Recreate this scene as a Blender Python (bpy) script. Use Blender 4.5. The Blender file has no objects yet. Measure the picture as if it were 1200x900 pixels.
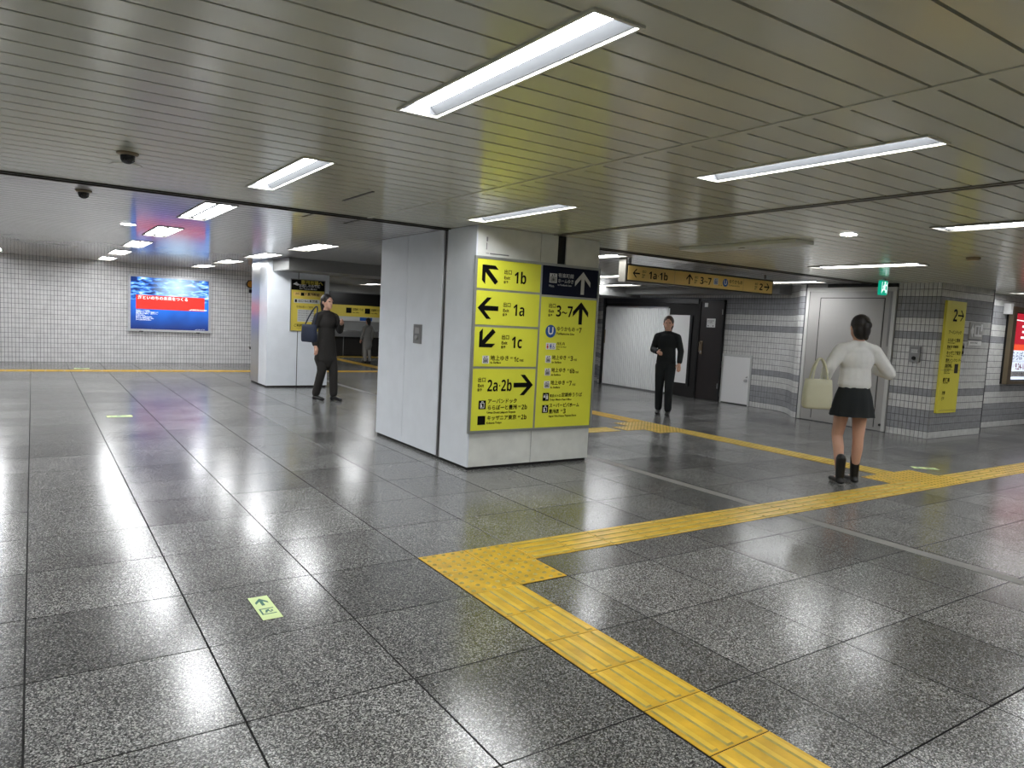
import bpy, bmesh, math, random
from mathutils import Vector, Matrix
random.seed(7)
PI = math.pi
S = bpy.context.scene
C = S.collection

# ------------------------------------------------------------------ camera, world, exposure
FPX, YAW, PITCH, ROLL = 839.2, 0.5920, -0.0889, 0.0509
CAM = Vector((-1.786, -3.518, 1.356))
fwd = Vector((math.sin(YAW) * math.cos(PITCH), math.cos(YAW) * math.cos(PITCH), math.sin(PITCH)))
r0 = Vector((math.cos(YAW), -math.sin(YAW), 0)); u0 = r0.cross(fwd)
RT = r0 * math.cos(ROLL) + u0 * math.sin(ROLL)
UP = u0 * math.cos(ROLL) - r0 * math.sin(ROLL)
cd = bpy.data.cameras.new('camera'); cam = bpy.data.objects.new('camera', cd); C.objects.link(cam)
cam.matrix_world = Matrix(((RT.x, UP.x, -fwd.x, CAM.x), (RT.y, UP.y, -fwd.y, CAM.y), (RT.z, UP.z, -fwd.z, CAM.z), (0, 0, 0, 1)))
cd.sensor_width = 36; cd.lens = FPX / 1200 * 36; cd.clip_end = 100; cd.clip_start = 0.05
S.camera = cam
W = bpy.data.worlds.new('world'); S.world = W; W.use_nodes = True
W.node_tree.nodes['Background'].inputs[0].default_value = (0.5, 0.52, 0.55, 1)
W.node_tree.nodes['Background'].inputs[1].default_value = 0.05
S.view_settings.view_transform = 'Standard'; S.view_settings.look = 'None'
S.view_settings.gamma = 1; S.view_settings.exposure = 1.7; S.view_settings.use_curve_mapping = False
LAMP = 14.5          # radiance of the fluorescent tubes
H = 2.165           # ceiling height
TX, TY = 0.6064, 0.6027

# ------------------------------------------------------------------ materials
def mat(name, col, rough=0.5, metal=0.0, spec=0.5, emit=None, es=0, coat=0, noise=0, nscale=8, bump=0, bscale=60):
    m = bpy.data.materials.new(name); m.use_nodes = True
    nt = m.node_tree; b = nt.nodes['Principled BSDF']
    b.inputs['Base Color'].default_value = (*col, 1); b.inputs['Roughness'].default_value = rough
    b.inputs['Metallic'].default_value = metal; b.inputs['Specular IOR Level'].default_value = spec
    b.inputs['Coat Weight'].default_value = coat
    if emit: b.inputs['Emission Color'].default_value = (*emit, 1); b.inputs['Emission Strength'].default_value = es
    if noise or bump:
        g = nt.nodes.new('ShaderNodeNewGeometry')
    if noise:
        n = nt.nodes.new('ShaderNodeTexNoise'); n.inputs['Scale'].default_value = nscale; n.inputs['Detail'].default_value = 5
        nt.links.new(g.outputs['Position'], n.inputs['Vector'])
        r = nt.nodes.new('ShaderNodeMapRange'); r.inputs[1].default_value = .3; r.inputs[2].default_value = .7
        r.inputs[3].default_value = 1 - noise; r.inputs[4].default_value = 1 + noise * .4
        nt.links.new(n.outputs['Fac'], r.inputs[0])
        mx = nt.nodes.new('ShaderNodeVectorMath'); mx.operation = 'SCALE'; mx.inputs[0].default_value = col
        nt.links.new(r.outputs[0], mx.inputs['Scale']); nt.links.new(mx.outputs[0], b.inputs['Base Color'])
    if bump:
        n2 = nt.nodes.new('ShaderNodeTexNoise'); n2.inputs['Scale'].default_value = bscale
        nt.links.new(g.outputs['Position'], n2.inputs['Vector'])
        bp = nt.nodes.new('ShaderNodeBump'); bp.inputs['Strength'].default_value = bump; bp.inputs['Distance'].default_value = .004
        nt.links.new(n2.outputs['Fac'], bp.inputs['Height']); nt.links.new(bp.outputs[0], b.inputs['Normal'])
    return m

def granite():
    m = bpy.data.materials.new('granite'); m.use_nodes = True; nt = m.node_tree; N = nt.nodes; K = nt.links
    b = N['Principled BSDF']; g = N.new('ShaderNodeNewGeometry')
    def nz(scale, det=2, rough=.6):
        n = N.new('ShaderNodeTexNoise'); n.inputs['Scale'].default_value = scale; n.inputs['Detail'].default_value = det
        n.inputs['Roughness'].default_value = rough; K.new(g.outputs['Position'], n.inputs['Vector']); return n
    sp = N.new('ShaderNodeTexVoronoi'); sp.inputs['Scale'].default_value = 230; K.new(g.outputs['Position'], sp.inputs['Vector'])
    sq = N.new('ShaderNodeSeparateColor'); K.new(sp.outputs['Color'], sq.inputs[0])
    cl = nz(85, 2); mm = N.new('ShaderNodeMath'); mm.operation = 'MULTIPLY_ADD'; K.new(cl.outputs['Fac'], mm.inputs[0]); mm.inputs[1].default_value = .9; K.new(sq.outputs[0], mm.inputs[2])
    m2 = N.new('ShaderNodeMath'); m2.operation = 'MULTIPLY'; m2.inputs[1].default_value = .55; K.new(mm.outputs[0], m2.inputs[0])
    r = N.new('ShaderNodeValToRGB'); e = r.color_ramp.elements
    e[0].position = .28; e[0].color = (.03, .03, .032, 1); e[1].position = .85; e[1].color = (.62, .62, .59, 1)
    x = r.color_ramp.elements.new(.45); x.color = (.10, .10, .10, 1)
    x = r.color_ramp.elements.new(.62); x.color = (.25, .25, .24, 1)
    K.new(m2.outputs[0], r.inputs[0])
    # one tone per slab
    dv = N.new('ShaderNodeVectorMath'); dv.operation = 'DIVIDE'; dv.inputs[1].default_value = (TX, TY, 1)
    K.new(g.outputs['Position'], dv.inputs[0])
    fl = N.new('ShaderNodeVectorMath'); fl.operation = 'FLOOR'; K.new(dv.outputs[0], fl.inputs[0])
    sx = N.new('ShaderNodeSeparateXYZ'); K.new(fl.outputs[0], sx.inputs[0])
    cb = N.new('ShaderNodeCombineXYZ'); K.new(sx.outputs[0], cb.inputs[0]); K.new(sx.outputs[1], cb.inputs[1])
    wn = N.new('ShaderNodeTexWhiteNoise'); K.new(cb.outputs[0], wn.inputs['Vector'])
    bl = nz(1.6, 4)
    a = N.new('ShaderNodeMapRange'); a.inputs[3].default_value = .52; a.inputs[4].default_value = .92; K.new(wn.outputs['Value'], a.inputs[0])
    c = N.new('ShaderNodeMapRange'); c.inputs[1].default_value = .3; c.inputs[2].default_value = .7; c.inputs[3].default_value = .75; c.inputs[4].default_value = 1.15; K.new(bl.outputs['Fac'], c.inputs[0])
    mu = N.new('ShaderNodeMath'); mu.operation = 'MULTIPLY'; K.new(a.outputs[0], mu.inputs[0]); K.new(c.outputs[0], mu.inputs[1])
    sc = N.new('ShaderNodeVectorMath'); sc.operation = 'SCALE'; K.new(r.outputs[0], sc.inputs[0]); K.new(mu.outputs[0], sc.inputs['Scale'])
    K.new(sc.outputs[0], b.inputs['Base Color'])
    rr = N.new('ShaderNodeMapRange'); rr.inputs[3].default_value = .13; rr.inputs[4].default_value = .26; K.new(bl.outputs['Fac'], rr.inputs[0])
    K.new(rr.outputs[0], b.inputs['Roughness'])
    bp = N.new('ShaderNodeBump'); bp.inputs['Strength'].default_value = .04; bp.inputs['Distance'].default_value = .001
    K.new(cl.outputs['Fac'], bp.inputs['Height']); K.new(bp.outputs[0], b.inputs['Normal'])
    b.inputs['Specular IOR Level'].default_value = .62
    return m

def sea_ad():
    """print of the backlit poster: water seen from below"""
    m = bpy.data.materials.new('sea_print'); m.use_nodes = True; nt = m.node_tree; N = nt.nodes; K = nt.links
    b = N['Principled BSDF']; tc = N.new('ShaderNodeTexCoord'); sx = N.new('ShaderNodeSeparateXYZ'); K.new(tc.outputs['Object'], sx.inputs[0])
    mp = N.new('ShaderNodeMapping'); mp.inputs['Scale'].default_value = (2.2, 1, 7); mp.inputs['Rotation'].default_value = (0, .35, 0); K.new(tc.outputs['Object'], mp.inputs[0])
    n = N.new('ShaderNodeTexNoise'); n.inputs['Scale'].default_value = 2.2; n.inputs['Detail'].default_value = 6; n.inputs['Distortion'].default_value = .6; K.new(mp.outputs[0], n.inputs['Vector'])
    up = N.new('ShaderNodeValToRGB'); e = up.color_ramp.elements; e[0].position = .43; e[0].color = (.003, .02, .12, 1); e[1].position = .70; e[1].color = (.75, .9, 1, 1)
    x = e.new(.52); x.color = (.03, .16, .6, 1); x = e.new(.60); x.color = (.2, .45, .95, 1); K.new(n.outputs['Fac'], up.inputs[0])
    lo = N.new('ShaderNodeValToRGB'); e = lo.color_ramp.elements; e[0].position = 0; e[0].color = (.003, .012, .10, 1); e[1].position = 1; e[1].color = (.01, .16, .75, 1)
    mz = N.new('ShaderNodeMapRange'); mz.inputs[1].default_value = -.58; mz.inputs[2].default_value = .1; K.new(sx.outputs[2], mz.inputs[0])
    n2 = N.new('ShaderNodeTexNoise'); n2.inputs['Scale'].default_value = 2; K.new(tc.outputs['Object'], n2.inputs['Vector'])
    ad = N.new('ShaderNodeMath'); ad.operation = 'MULTIPLY'; K.new(mz.outputs[0], ad.inputs[0]); K.new(n2.outputs['Fac'], ad.inputs[1])
    a2 = N.new('ShaderNodeMath'); a2.operation = 'MULTIPLY'; a2.inputs[1].default_value = 1.7; K.new(ad.outputs[0], a2.inputs[0]); K.new(a2.outputs[0], lo.inputs[0])
    # bright patch of sky seen through the surface
    d = N.new('ShaderNodeVectorMath'); d.operation = 'DISTANCE'; K.new(tc.outputs['Object'], d.inputs[0]); d.inputs[1].default_value = (.15, 0, .38)
    dr = N.new('ShaderNodeMapRange'); dr.inputs[1].default_value = .05; dr.inputs[2].default_value = .55; dr.inputs[3].default_value = .7; dr.inputs[4].default_value = 0; K.new(d.outputs['Value'], dr.inputs[0])
    gl = N.new('ShaderNodeMix'); gl.data_type = 'RGBA'; K.new(dr.outputs[0], gl.inputs[0]); K.new(up.outputs[0], gl.inputs[6]); gl.inputs[7].default_value = (.55, .8, 1, 1)
    th = N.new('ShaderNodeMapRange'); th.inputs[1].default_value = .02; th.inputs[2].default_value = .12; K.new(sx.outputs[2], th.inputs[0])
    mx = N.new('ShaderNodeMix'); mx.data_type = 'RGBA'; K.new(th.outputs[0], mx.inputs[0]); K.new(lo.outputs[0], mx.inputs[6]); K.new(gl.outputs[2], mx.inputs[7])
    b.inputs['Base Color'].default_value = (.02, .02, .02, 1); b.inputs['Roughness'].default_value = .2
    K.new(mx.outputs[2], b.inputs['Emission Color']); b.inputs['Emission Strength'].default_value = .55
    return m

M = {}
M['granite'] = granite()
M['grout'] = mat('grout', (.012, .012, .012), .8)
M['joint_cover'] = mat('joint_cover', (.21, .205, .19), .5, 0, noise=.15, nscale=6)
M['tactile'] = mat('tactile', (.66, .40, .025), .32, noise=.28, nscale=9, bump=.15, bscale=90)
M['slat'] = mat('slat', (.74, .74, .61), .15, 0, .45, noise=.05, nscale=1.2)
M['slat_b'] = mat('slat_b', (.64, .63, .63), .11, 0, .6, noise=.05, nscale=1.2)
M['void'] = mat('void', (.008, .008, .008), .9)
M['trim'] = mat('trim', (.20, .19, .16), .35, .5)
M['trim_dark'] = mat('trim_dark', (.05, .045, .035), .4, .4)
M['fixture'] = mat('fixture', (.72, .72, .62), .35)
M['reflector'] = mat('reflector', (.10, .105, .112), .6, 0, .2)
M['tube'] = mat('tube', (.9, .9, .9), .5, emit=(.97, .985, 1.0), es=LAMP)
M['tube_twin'] = mat('tube_twin', (.9, .9, .9), .5, emit=(.97, .985, 1.0), es=LAMP * .66)
M['enamel'] = mat('enamel', (.85, .89, .94), .24, 0, .5, noise=.04, nscale=5)
M['enamel_worn'] = mat('enamel_worn', (.80, .81, .77), .35, 0, .5, noise=.10, nscale=7)
M['beam_paint'] = mat('beam_paint', (.22, .22, .215), .4, noise=.05)
M['black'] = mat('black', (.006, .006, .006), .35)
M['black_matt'] = mat('black_matt', (.007, .006, .006), .7)
M['door_black'] = mat('door_black', (.012, .008, .007), .4, noise=.2)
M['steel'] = mat('steel', (.55, .55, .55), .28, 1)
M['steel_grey'] = mat('steel_grey', (.30, .30, .30), .35, .8)
M['bronze'] = mat('bronze', (.30, .24, .16), .35, .9)
M['ad_frame'] = mat('ad_frame', (.62, .63, .64), .3, .35)
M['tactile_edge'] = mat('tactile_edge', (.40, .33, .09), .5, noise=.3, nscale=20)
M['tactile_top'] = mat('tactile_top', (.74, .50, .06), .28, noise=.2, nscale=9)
M['sign_frame'] = mat('sign_frame', (.40, .42, .40), .35, .6, noise=.1)
M['sign_yellow'] = mat('sign_yellow', (.84, .85, .06), .38, noise=.05, nscale=3)
M['sign_navy'] = mat('sign_navy', (.004, .006, .022), .4, 0, .15)
M['ink'] = mat('ink', (.004, .004, .003), .6, 0, .12)
M['white'] = mat('white', (.8, .8, .8), .5)
M['pale'] = mat('pale', (.55, .56, .55), .5)
M['blue'] = mat('blue', (.015, .09, .35), .4)
M['red'] = mat('red', (.6, .02, .02), .4)
M['tile_white'] = mat('tile_white', (.66, .66, .65), .22, noise=.14, nscale=11)
M['tile_grey'] = mat('tile_grey', (.33, .335, .35), .22, noise=.14, nscale=11)
M['tile_back'] = mat('tile_back', (.80, .79, .79), .22, noise=.12, nscale=9)
M['tile_grout'] = mat('tile_grout', (.09, .09, .10), .8)
M['wall_paint'] = mat('wall_paint', (.55, .55, .53), .5)
M['panel_paint'] = mat('panel_paint', (.37, .36, .345), .4, noise=.03, nscale=2)
M['corrugated'] = mat('corrugated', (.85, .86, .86), .4)
M['hang_yellow'] = mat('hang_yellow', (.76, .53, .16), .5, noise=.04)
M['lum_yellow'] = mat('lum_yellow', (.80, .72, .09), .35)
M['poster_yellow'] = mat('poster_yellow', (.70, .56, .08), .45)
M['sticker'] = mat('sticker', (.66, .80, .36), .45)
M['sticker_green'] = mat('sticker_green', (.03, .16, .10), .5)
M['exit_green'] = mat('exit_green', (.0, .25, .15), .4, emit=(0, .42, .26), es=.25)
M['exit_white'] = mat('exit_white', (.8, .9, .9), .4, emit=(.75, 1, .95), es=.35)
M['sea'] = sea_ad()
M['ad_red'] = mat('ad_red', (.1, .01, .01), .3, emit=(1, .045, .03), es=.30)
M['ad_white'] = mat('ad_white', (.5, .5, .5), .3, emit=(1, 1, 1), es=.5)
M['ad2_red'] = mat('ad2_red', (.1, .01, .02), .25, emit=(.52, .012, .03), es=.30)
M['ad2_orange'] = mat('ad2_orange', (.1, .01, .02), .25, emit=(.95, .10, .03), es=.3)
M['ad2_white'] = mat('ad2_white', (.5, .5, .5), .25, emit=(.72, .82, 1), es=.32)
M['ad2_ink'] = mat('ad2_ink', (.02, .03, .15), .4)
M['ad2_crimson'] = mat('ad2_crimson', (.4, .01, .05), .4)
M['orange'] = mat('orange', (.65, .27, .02), .3)
M['glass_dark'] = mat('glass_dark', (.01, .01, .01), .06, 0, .8)
M['map_plate'] = mat('map_plate', (.45, .45, .44), .35, .4)
M['skin'] = mat('skin', (.62, .36, .26), .55)
M['hair'] = mat('hair', (.012, .009, .008), .5)
M['hair_brown'] = mat('hair_brown', (.06, .03, .02), .5)
M['shirt_white'] = mat('shirt_white', (.72, .72, .70), .8, noise=.06, nscale=14)
M['cloth_black'] = mat('cloth_black', (.007, .010, .011), .85)
M['cloth_dark'] = mat('cloth_dark', (.022, .020, .018), .85)
M['cloth_grey'] = mat('cloth_grey', (.36, .36, .35), .85)
M['cloth_navy'] = mat('cloth_navy', (.015, .022, .045), .8)
M['shoe_black'] = mat('shoe_black', (.008, .008, .008), .35)
M['bag_cream'] = mat('bag_cream', (.58, .57, .42), .7)

# ------------------------------------------------------------------ helpers
class MB:
    def __init__(s): s.v = []; s.f = []; s.m = []
    def quad(s, a, b, c, d, m=0):
        n = len(s.v); s.v += [a, b, c, d]; s.f.append((n, n + 1, n + 2, n + 3)); s.m.append(m)
    def box(s, x0, x1, y0, y1, z0, z1, m=0):
        n = len(s.v)
        s.v += [(x, y, z) for z in (z0, z1) for x, y in ((x0, y0), (x1, y0), (x1, y1), (x0, y1))]
        for f in ((0, 3, 2, 1), (4, 5, 6, 7), (0, 1, 5, 4), (1, 2, 6, 5), (2, 3, 7, 6), (3, 0, 4, 7)):
            s.f.append(tuple(n + i for i in f)); s.m.append(m)
        return s
    def slab(s, x0, x1, y0, y1, z0, z1, c=.002, m=0, side=None):
        """box with chamfered top edge (top = z1)"""
        n = len(s.v)
        s.v += [(x0, y0, z0), (x1, y0, z0), (x1, y1, z0), (x0, y1, z0), (x0, y0, z1 - c), (x1, y0, z1 - c), (x1, y1, z1 - c), (x0, y1, z1 - c),
                (x0 + c, y0 + c, z1), (x1 - c, y0 + c, z1), (x1 - c, y1 - c, z1), (x0 + c, y1 - c, z1)]
        fs = [(8, 9, 10, 11)]
        for k in range(4):
            j = (k + 1) % 4; fs += [(k, j, 4 + j, 4 + k), (4 + k, 4 + j, 8 + j, 8 + k)]
        for q, f in enumerate(fs): s.f.append(tuple(n + i for i in f)); s.m.append(m if side is None or q % 2 == 0 else side)
        return s
    def cyl(s, p, q, r, r2=None, n=14, m=0, caps=True):
        p = Vector(p); q = Vector(q); r2 = r if r2 is None else r2
        d = (q - p).normalized(); a = d.orthogonal().normalized(); b = d.cross(a); k = len(s.v)
        for c, rr in ((p, r), (q, r2)):
            for i in range(n):
                t = 2 * PI * i / n; s.v.append(tuple(c + (a * math.cos(t) + b * math.sin(t)) * rr))
        for i in range(n):
            j = (i + 1) % n; s.f.append((k + i, k + j, k + n + j, k + n + i)); s.m.append(m)
        if caps:
            s.f.append(tuple(k + i for i in reversed(range(n)))); s.m.append(m)
            s.f.append(tuple(k + n + i for i in range(n))); s.m.append(m)
        return s
    def lathe(s, c, prof, n=20, m=0, ax=None):
        """rings of (radius, height) about a vertical axis through c"""
        k = len(s.v); c = Vector(c)
        for r, h in prof:
            for i in range(n):
                t = 2 * PI * i / n; s.v.append((c.x + r * math.cos(t), c.y + r * math.sin(t), c.z + h))
        for q in range(len(prof) - 1):
            for i in range(n):
                j = (i + 1) % n; s.f.append((k + q * n + i, k + q * n + j, k + q * n + n + j, k + q * n + n + i)); s.m.append(m)
        return s
    def poly(s, pts, y0, y1, m=0):
        """x-z outline extruded in y (front face at y0)"""
        n = len(pts); k = len(s.v)
        s.v += [(x, y0, z) for x, z in pts] + [(x, y1, z) for x, z in pts]
        s.f.append(tuple(k + i for i in range(n))); s.m.append(m)
        s.f.append(tuple(k + n + i for i in reversed(range(n)))); s.m.append(m)
        for i in range(n):
            j = (i + 1) % n; s.f.append((k + i, k + n + i, k + n + j, k + j)); s.m.append(m)
        return s
    def mesh(s, name, mats):
        me = bpy.data.meshes.new(name); me.from_pydata([tuple(v) for v in s.v], [], s.f)
        for x in (mats if isinstance(mats, (list, tuple)) else [mats]): me.materials.append(M[x] if isinstance(x, str) else x)
        if any(s.m): me.polygons.foreach_set('material_index', s.m)
        me.update(); return me
    def build(s, name, mats, parent=None, smooth=False, loc=None, **k):
        me = s.mesh(name, mats)
        if smooth: me.shade_smooth() if hasattr(me, 'shade_smooth') else None
        o = bpy.data.objects.new(name, me); C.objects.link(o)
        if parent is not None: o.parent = parent
        if loc: o.location = loc
        for a, b in k.items(): o[a] = b
        return o
def B(*a, **k): return MB().box(*a, **k)
def tag(o, label=None, cat=None, group=None, kind=None):
    if label: o['label'] = label
    if cat: o['category'] = cat
    if group: o['group'] = group
    if kind: o['kind'] = kind
    return o
def thing(name, loc, label, cat, rz=0, group=None):
    o = bpy.data.objects.new(name, None); C.objects.link(o); o.location = loc; o.rotation_euler = (0, 0, rz); o.empty_display_size = .1
    return tag(o, label, cat, group)
def inst(name, me, parent, loc, rz=0, **k):
    o = bpy.data.objects.new(name, me); C.objects.link(o); o.parent = parent; o.location = loc; o.rotation_euler = (0, 0, rz)
    for a, b in k.items(): o[a] = b
    return o
WEST = -PI / 2    # local -y looks towards world -x

def text(parent, s, x, z, h, m='ink', y=-.001, xs=1.0, bold=0.0, align='LEFT', name='lettering', label=None):
    """flat lettering in the x-z plane of parent, h = letter height"""
    cu = bpy.data.curves.new('t', 'FONT'); cu.body = s; cu.size = h * 1.37; cu.resolution_u = 2 if h > .03 else 1
    cu.align_x = align; cu.align_y = 'CENTER'; cu.offset = bold * h; cu.extrude = 0
    t = bpy.data.objects.new('t', cu); C.objects.link(t)
    dg = bpy.context.evaluated_depsgraph_get(); me = bpy.data.meshes.new_from_object(t.evaluated_get(dg))
    bpy.data.objects.remove(t); bpy.data.curves.remove(cu)
    me.materials.clear(); me.materials.append(M[m]); me.name = name
    me.transform(Matrix(((xs, 0, 0, 0), (0, 0, 1, 0), (0, 1, 0, 0), (0, 0, 0, 1))))
    me.flip_normals()
    o = bpy.data.objects.new(name, me); C.objects.link(o); o.parent = parent; o.location = (x, y, z)
    if label: o['label'] = label
    return o
def arrow(parent, x, z, s, ang, m='ink', y=-.001, w=.17):
    """arrow of overall size s; ang 0 points up, counter-clockwise"""
    g = MB(); c, n = math.cos(ang), math.sin(ang); hw = w * s / 2
    def P(pts): return [(x + (a * c - b * n) * s, z + (a * n + b * c) * s) for a, b in pts]
    t = w * 1.0
    g.poly(P([(-w / 2, -.5), (w / 2, -.5), (w / 2, .40), (-w / 2, .40)]), y, y + .0008)
    y2 = y - .0003
    t = w * 1.12
    g.poly(P([(0, .5), (-.44, .06), (-.44, .06 - t), (0, .5 - t)]), y2, y + .0008)
    g.poly(P([(0, .5 - t), (.44, .06 - t), (.44, .06), (0, .5)]), y2, y + .0008)
    return g.build('arrow', m, parent)

# ------------------------------------------------------------------ floor
def px(p):
    d = Vector(p) - CAM; z = d.dot(fwd)
    if z < .1: return None
    return 600 + FPX * d.dot(RT) / z, 450 - FPX * d.dot(UP) / z
floor = B(-7.2, 14.4, -7.6, 18.2, -.06, -.007).build('floor', 'grout', None); tag(floor, kind='structure')
cells = []
for i in range(-11, 23):
    for j in range(-12, 30):
        c = [px((i * TX + a * TX, j * TY + b * TY, 0)) for a, b in ((0, 0), (1, 0), (1, 1), (0, 1))]
        if any(q is None for q in c): area = 0; vis = False
        else:
            area = abs(sum(c[k][0] * c[(k + 1) % 4][1] - c[(k + 1) % 4][0] * c[k][1] for k in range(4))) / 2
            vis = any(0 < q[0] < 1200 and 0 < q[1] < 900 for q in c)
        hid = i * TX > 1.3 and j * TY > 3 and i * TX < 2.4 and j * TY < 8
        cells.append((area if vis and not hid else 0, i, j))
cells.sort(reverse=True)
g = .0032
tm = MB().slab(g, TX - g, g, TY - g, -.008, 0, .0008, side=1).mesh('floor_tile', ['granite', 'grout'])
rest = MB()
for k, (a, i, j) in enumerate(cells):
    if k < 290: inst('floor_tile', tm, floor, (i * TX, j * TY, 0))
    else: rest.slab(i * TX + g, i * TX + TX - g, j * TY + g, j * TY + TY - g, -.008, 0, .0012, side=1)
rest.build('floor_tile_field', ['granite', 'grout'], floor, kind='stuff')
jc = B(2.895, 2.995, -6, 12.0, .0, .002).build('floor_joint_cover', 'joint_cover'); tag(jc, 'long pale grey metal joint cover strip crossing the floor beside the sign pillar', 'joint strip')

# tactile paving
def dot_mesh(w=.3):
    m = MB().slab(.0025, w - .0025, .0025, .2975, .0006, .003, .001); m.box(0, w, 0, .3, 0, .0006, 3)
    n = max(2, round(w / .06))
    for i in range(n):
        for j in range(5):
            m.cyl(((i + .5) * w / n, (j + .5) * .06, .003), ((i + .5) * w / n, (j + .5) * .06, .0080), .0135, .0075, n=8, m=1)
    return m
def bar_mesh(along_x=True, w=.3):
    m = MB(); L = w
    if along_x: m.slab(.0025, L - .0025, .0025, .2975, .0006, .003, .001); m.box(0, L, 0, .3, 0, .0006, 3)
    else: m.slab(.0025, .2975, .0025, L - .0025, .0006, .003, .001); m.box(0, .3, 0, L, 0, .0006, 3)
    for k in range(4):
        c = .0375 + .075 * k
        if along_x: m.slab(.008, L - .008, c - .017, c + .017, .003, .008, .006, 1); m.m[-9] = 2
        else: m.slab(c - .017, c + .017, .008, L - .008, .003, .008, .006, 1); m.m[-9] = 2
    return m
DM = dot_mesh().mesh('tactile_tile', ['tactile', 'tactile_edge', 'tactile_top', 'void']); BX = bar_mesh(True).mesh('tactile_tile', ['tactile', 'tactile_edge', 'tactile_top', 'void']); BY = bar_mesh(False).mesh('tactile_tile', ['tactile', 'tactile_edge', 'tactile_top', 'void'])
BXH = bar_mesh(True, .15).mesh('tactile_tile', ['tactile', 'tactile_edge', 'tactile_top', 'void'])
t = thing('tactile_paving', (0, 0, .0005), 'square of four yellow dotted warning blocks at the near turn of the guide path', 'tactile paving')
for x in (0, .3):
    for y in (-.3, -.6): inst('warning_block', DM, t, (x, y, 0))
t = thing('tactile_paving', (0, -.6, .0005), 'yellow ribbed guide strip running from the near turn toward the viewer', 'tactile paving')
for k in range(10): inst('guide_block', BY, t, (0, -.3 * (k + 1), 0))
t = thing('tactile_paving', (.6, -.3, .0005), 'yellow ribbed guide strip running from the near turn to the walking woman', 'tactile paving')
for k in range(14): inst('guide_block', BX, t, (.3 * k, 0, 0))
inst('guide_block', BXH, t, (4.2, 0, 0)); inst('guide_block', BX, t, (4.35, 0, 0))
t = thing('tactile_paving', (4.95, -.3, .0005), 'yellow dotted warning blocks where the guide path branches beyond the walking woman', 'tactile paving')
for x in (.3, .6): inst('warning_block', DM, t, (x, 0, 0))
for x in (0, .3, .6): inst('warning_block', DM, t, (x, .3, 0))
t = thing('tactile_paving', (5.85, -.3, .0005), 'yellow ribbed guide strip leading off toward the poster screen at right', 'tactile paving')
for k in range(3): inst('guide_block', BX, t, (.3 * k, 0, 0))
for k in range(8): inst('warning_block', DM, t, (.9 + .3 * k, 0, 0))
t = thing('tactile_paving', (5.25, .3, .0005), 'yellow guide strip running back from the branch toward the hanging sign', 'tactile paving')
for k in range(9): inst('guide_block', BY, t, (0, .3 * k, 0))
t = thing('tactile_paving', (4.64, 3.0, .0005), 'yellow dotted warning patch on the floor before the corrugated shutter', 'tactile paving')
for x in (.3, .6):
    for y in (0, .3, .6): inst('warning_block', DM, t, (x, y, 0))
inst('warning_block', DM, t, (0, .3, 0))
t = thing('tactile_paving', (2.95, 3.3, .0005), 'short yellow ribbed guide strip reaching from the warning patch to the sign pillar', 'tactile paving')
for k in range(5): inst('guide_block', BX, t, (.09 + .3 * k, 0, 0))
t = thing('tactile_paving', (5.25, 3.92, .0005), 'far yellow guide strip passing behind the sign pillar to the counter', 'tactile paving')
far = MB()
for k in range(42): far.slab(.0015, .2985, .3 * k, .3 * k + .297, 0, .003, .001); [far.slab(.02 + .075 * q, .054 + .075 * q, .3 * k + .01, .3 * k + .29, .003, .008, .004) for q in range(4)]
far.build('guide_block_run', 'tactile', t, kind='stuff')
t = thing('tactile_paving', (-7, 11.95, .0005), 'long thin yellow guide line at the foot of the white tiled back wall', 'tactile paving')
far = MB()
for k in range(40): far.slab(.3 * k, .3 * k + .297, .0015, .2985, 0, .003, .001); [far.slab(.3 * k + .01, .3 * k + .29, .02 + .075 * q, .054 + .075 * q, .003, .008, .004) for q in range(4)]
far.build('guide_block_run', 'tactile', t, kind='stuff')
t = B(0, 5, 0, .3, 0, .006).build('tactile_paving', 'tactile', None, loc=(4.6, 17.0, .0005)); tag(t, 'faint yellow guide line just in front of the far counter', 'tactile paving')

# ------------------------------------------------------------------ ceiling lights
LIGHTS = []   # x0,x1,y0,y1,type,label
def L_(x0, x1, y0, y1, ty, label): LIGHTS.append((x0, x1, y0, y1, ty, label))
L_(-.575, -.415, -2.01, -.83, 's', 'long recessed strip light nearest overhead with one pale reflector side, largest in view')
L_(-.575, -.415, .37, 1.58, 's', 'recessed strip light directly before the dark ceiling trim, beside the dome cameras')
L_(-.64, -.40, 2.66, 3.98, 'd', 'twin tube ceiling light first beyond the dark trim, in the row toward the blue poster')
L_(-.66, -.42, 5.06, 6.38, 'd', 'twin tube ceiling light second beyond the dark trim, in the row toward the blue poster')
L_(-.66, -.42, 7.45, 8.8, 'd', 'twin tube ceiling light third beyond the dark trim, in the row toward the blue poster')
L_(-.67, -.43, 9.85, 11.2, 'd', 'twin tube ceiling light fourth beyond the dark trim, in the row toward the blue poster')
L_(-.67, -.43, 12.3, 13.6, 'd', 'farthest twin tube ceiling light of the row toward the blue poster')
L_(1.15, 1.31, -1.99, -.81, 's', 'long narrow strip light in the middle ceiling bay, nearer the viewer')
L_(1.20, 1.36, .47, 1.69, 's', 'narrow strip light just above the front edge of the yellow sign pillar')
L_(1.12, 1.38, 5.2, 6.45, 'd', 'twin tube ceiling light between the two white pillars')
L_(1.10, 1.36, 7.55, 8.85, 'd', 'twin tube ceiling light touching the top of the far white pillar')
L_(1.10, 1.36, 9.95, 11.2, 'd', 'twin tube ceiling light just left of the far white pillar top')
L_(1.10, 1.36, 12.3, 13.6, 'd', 'distant twin tube ceiling light above the top right of the blue poster')
L_(-2.5, -2.25, 9.5, 10.8, 'd', 'twin tube ceiling light cut by the picture edge at upper left')
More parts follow.
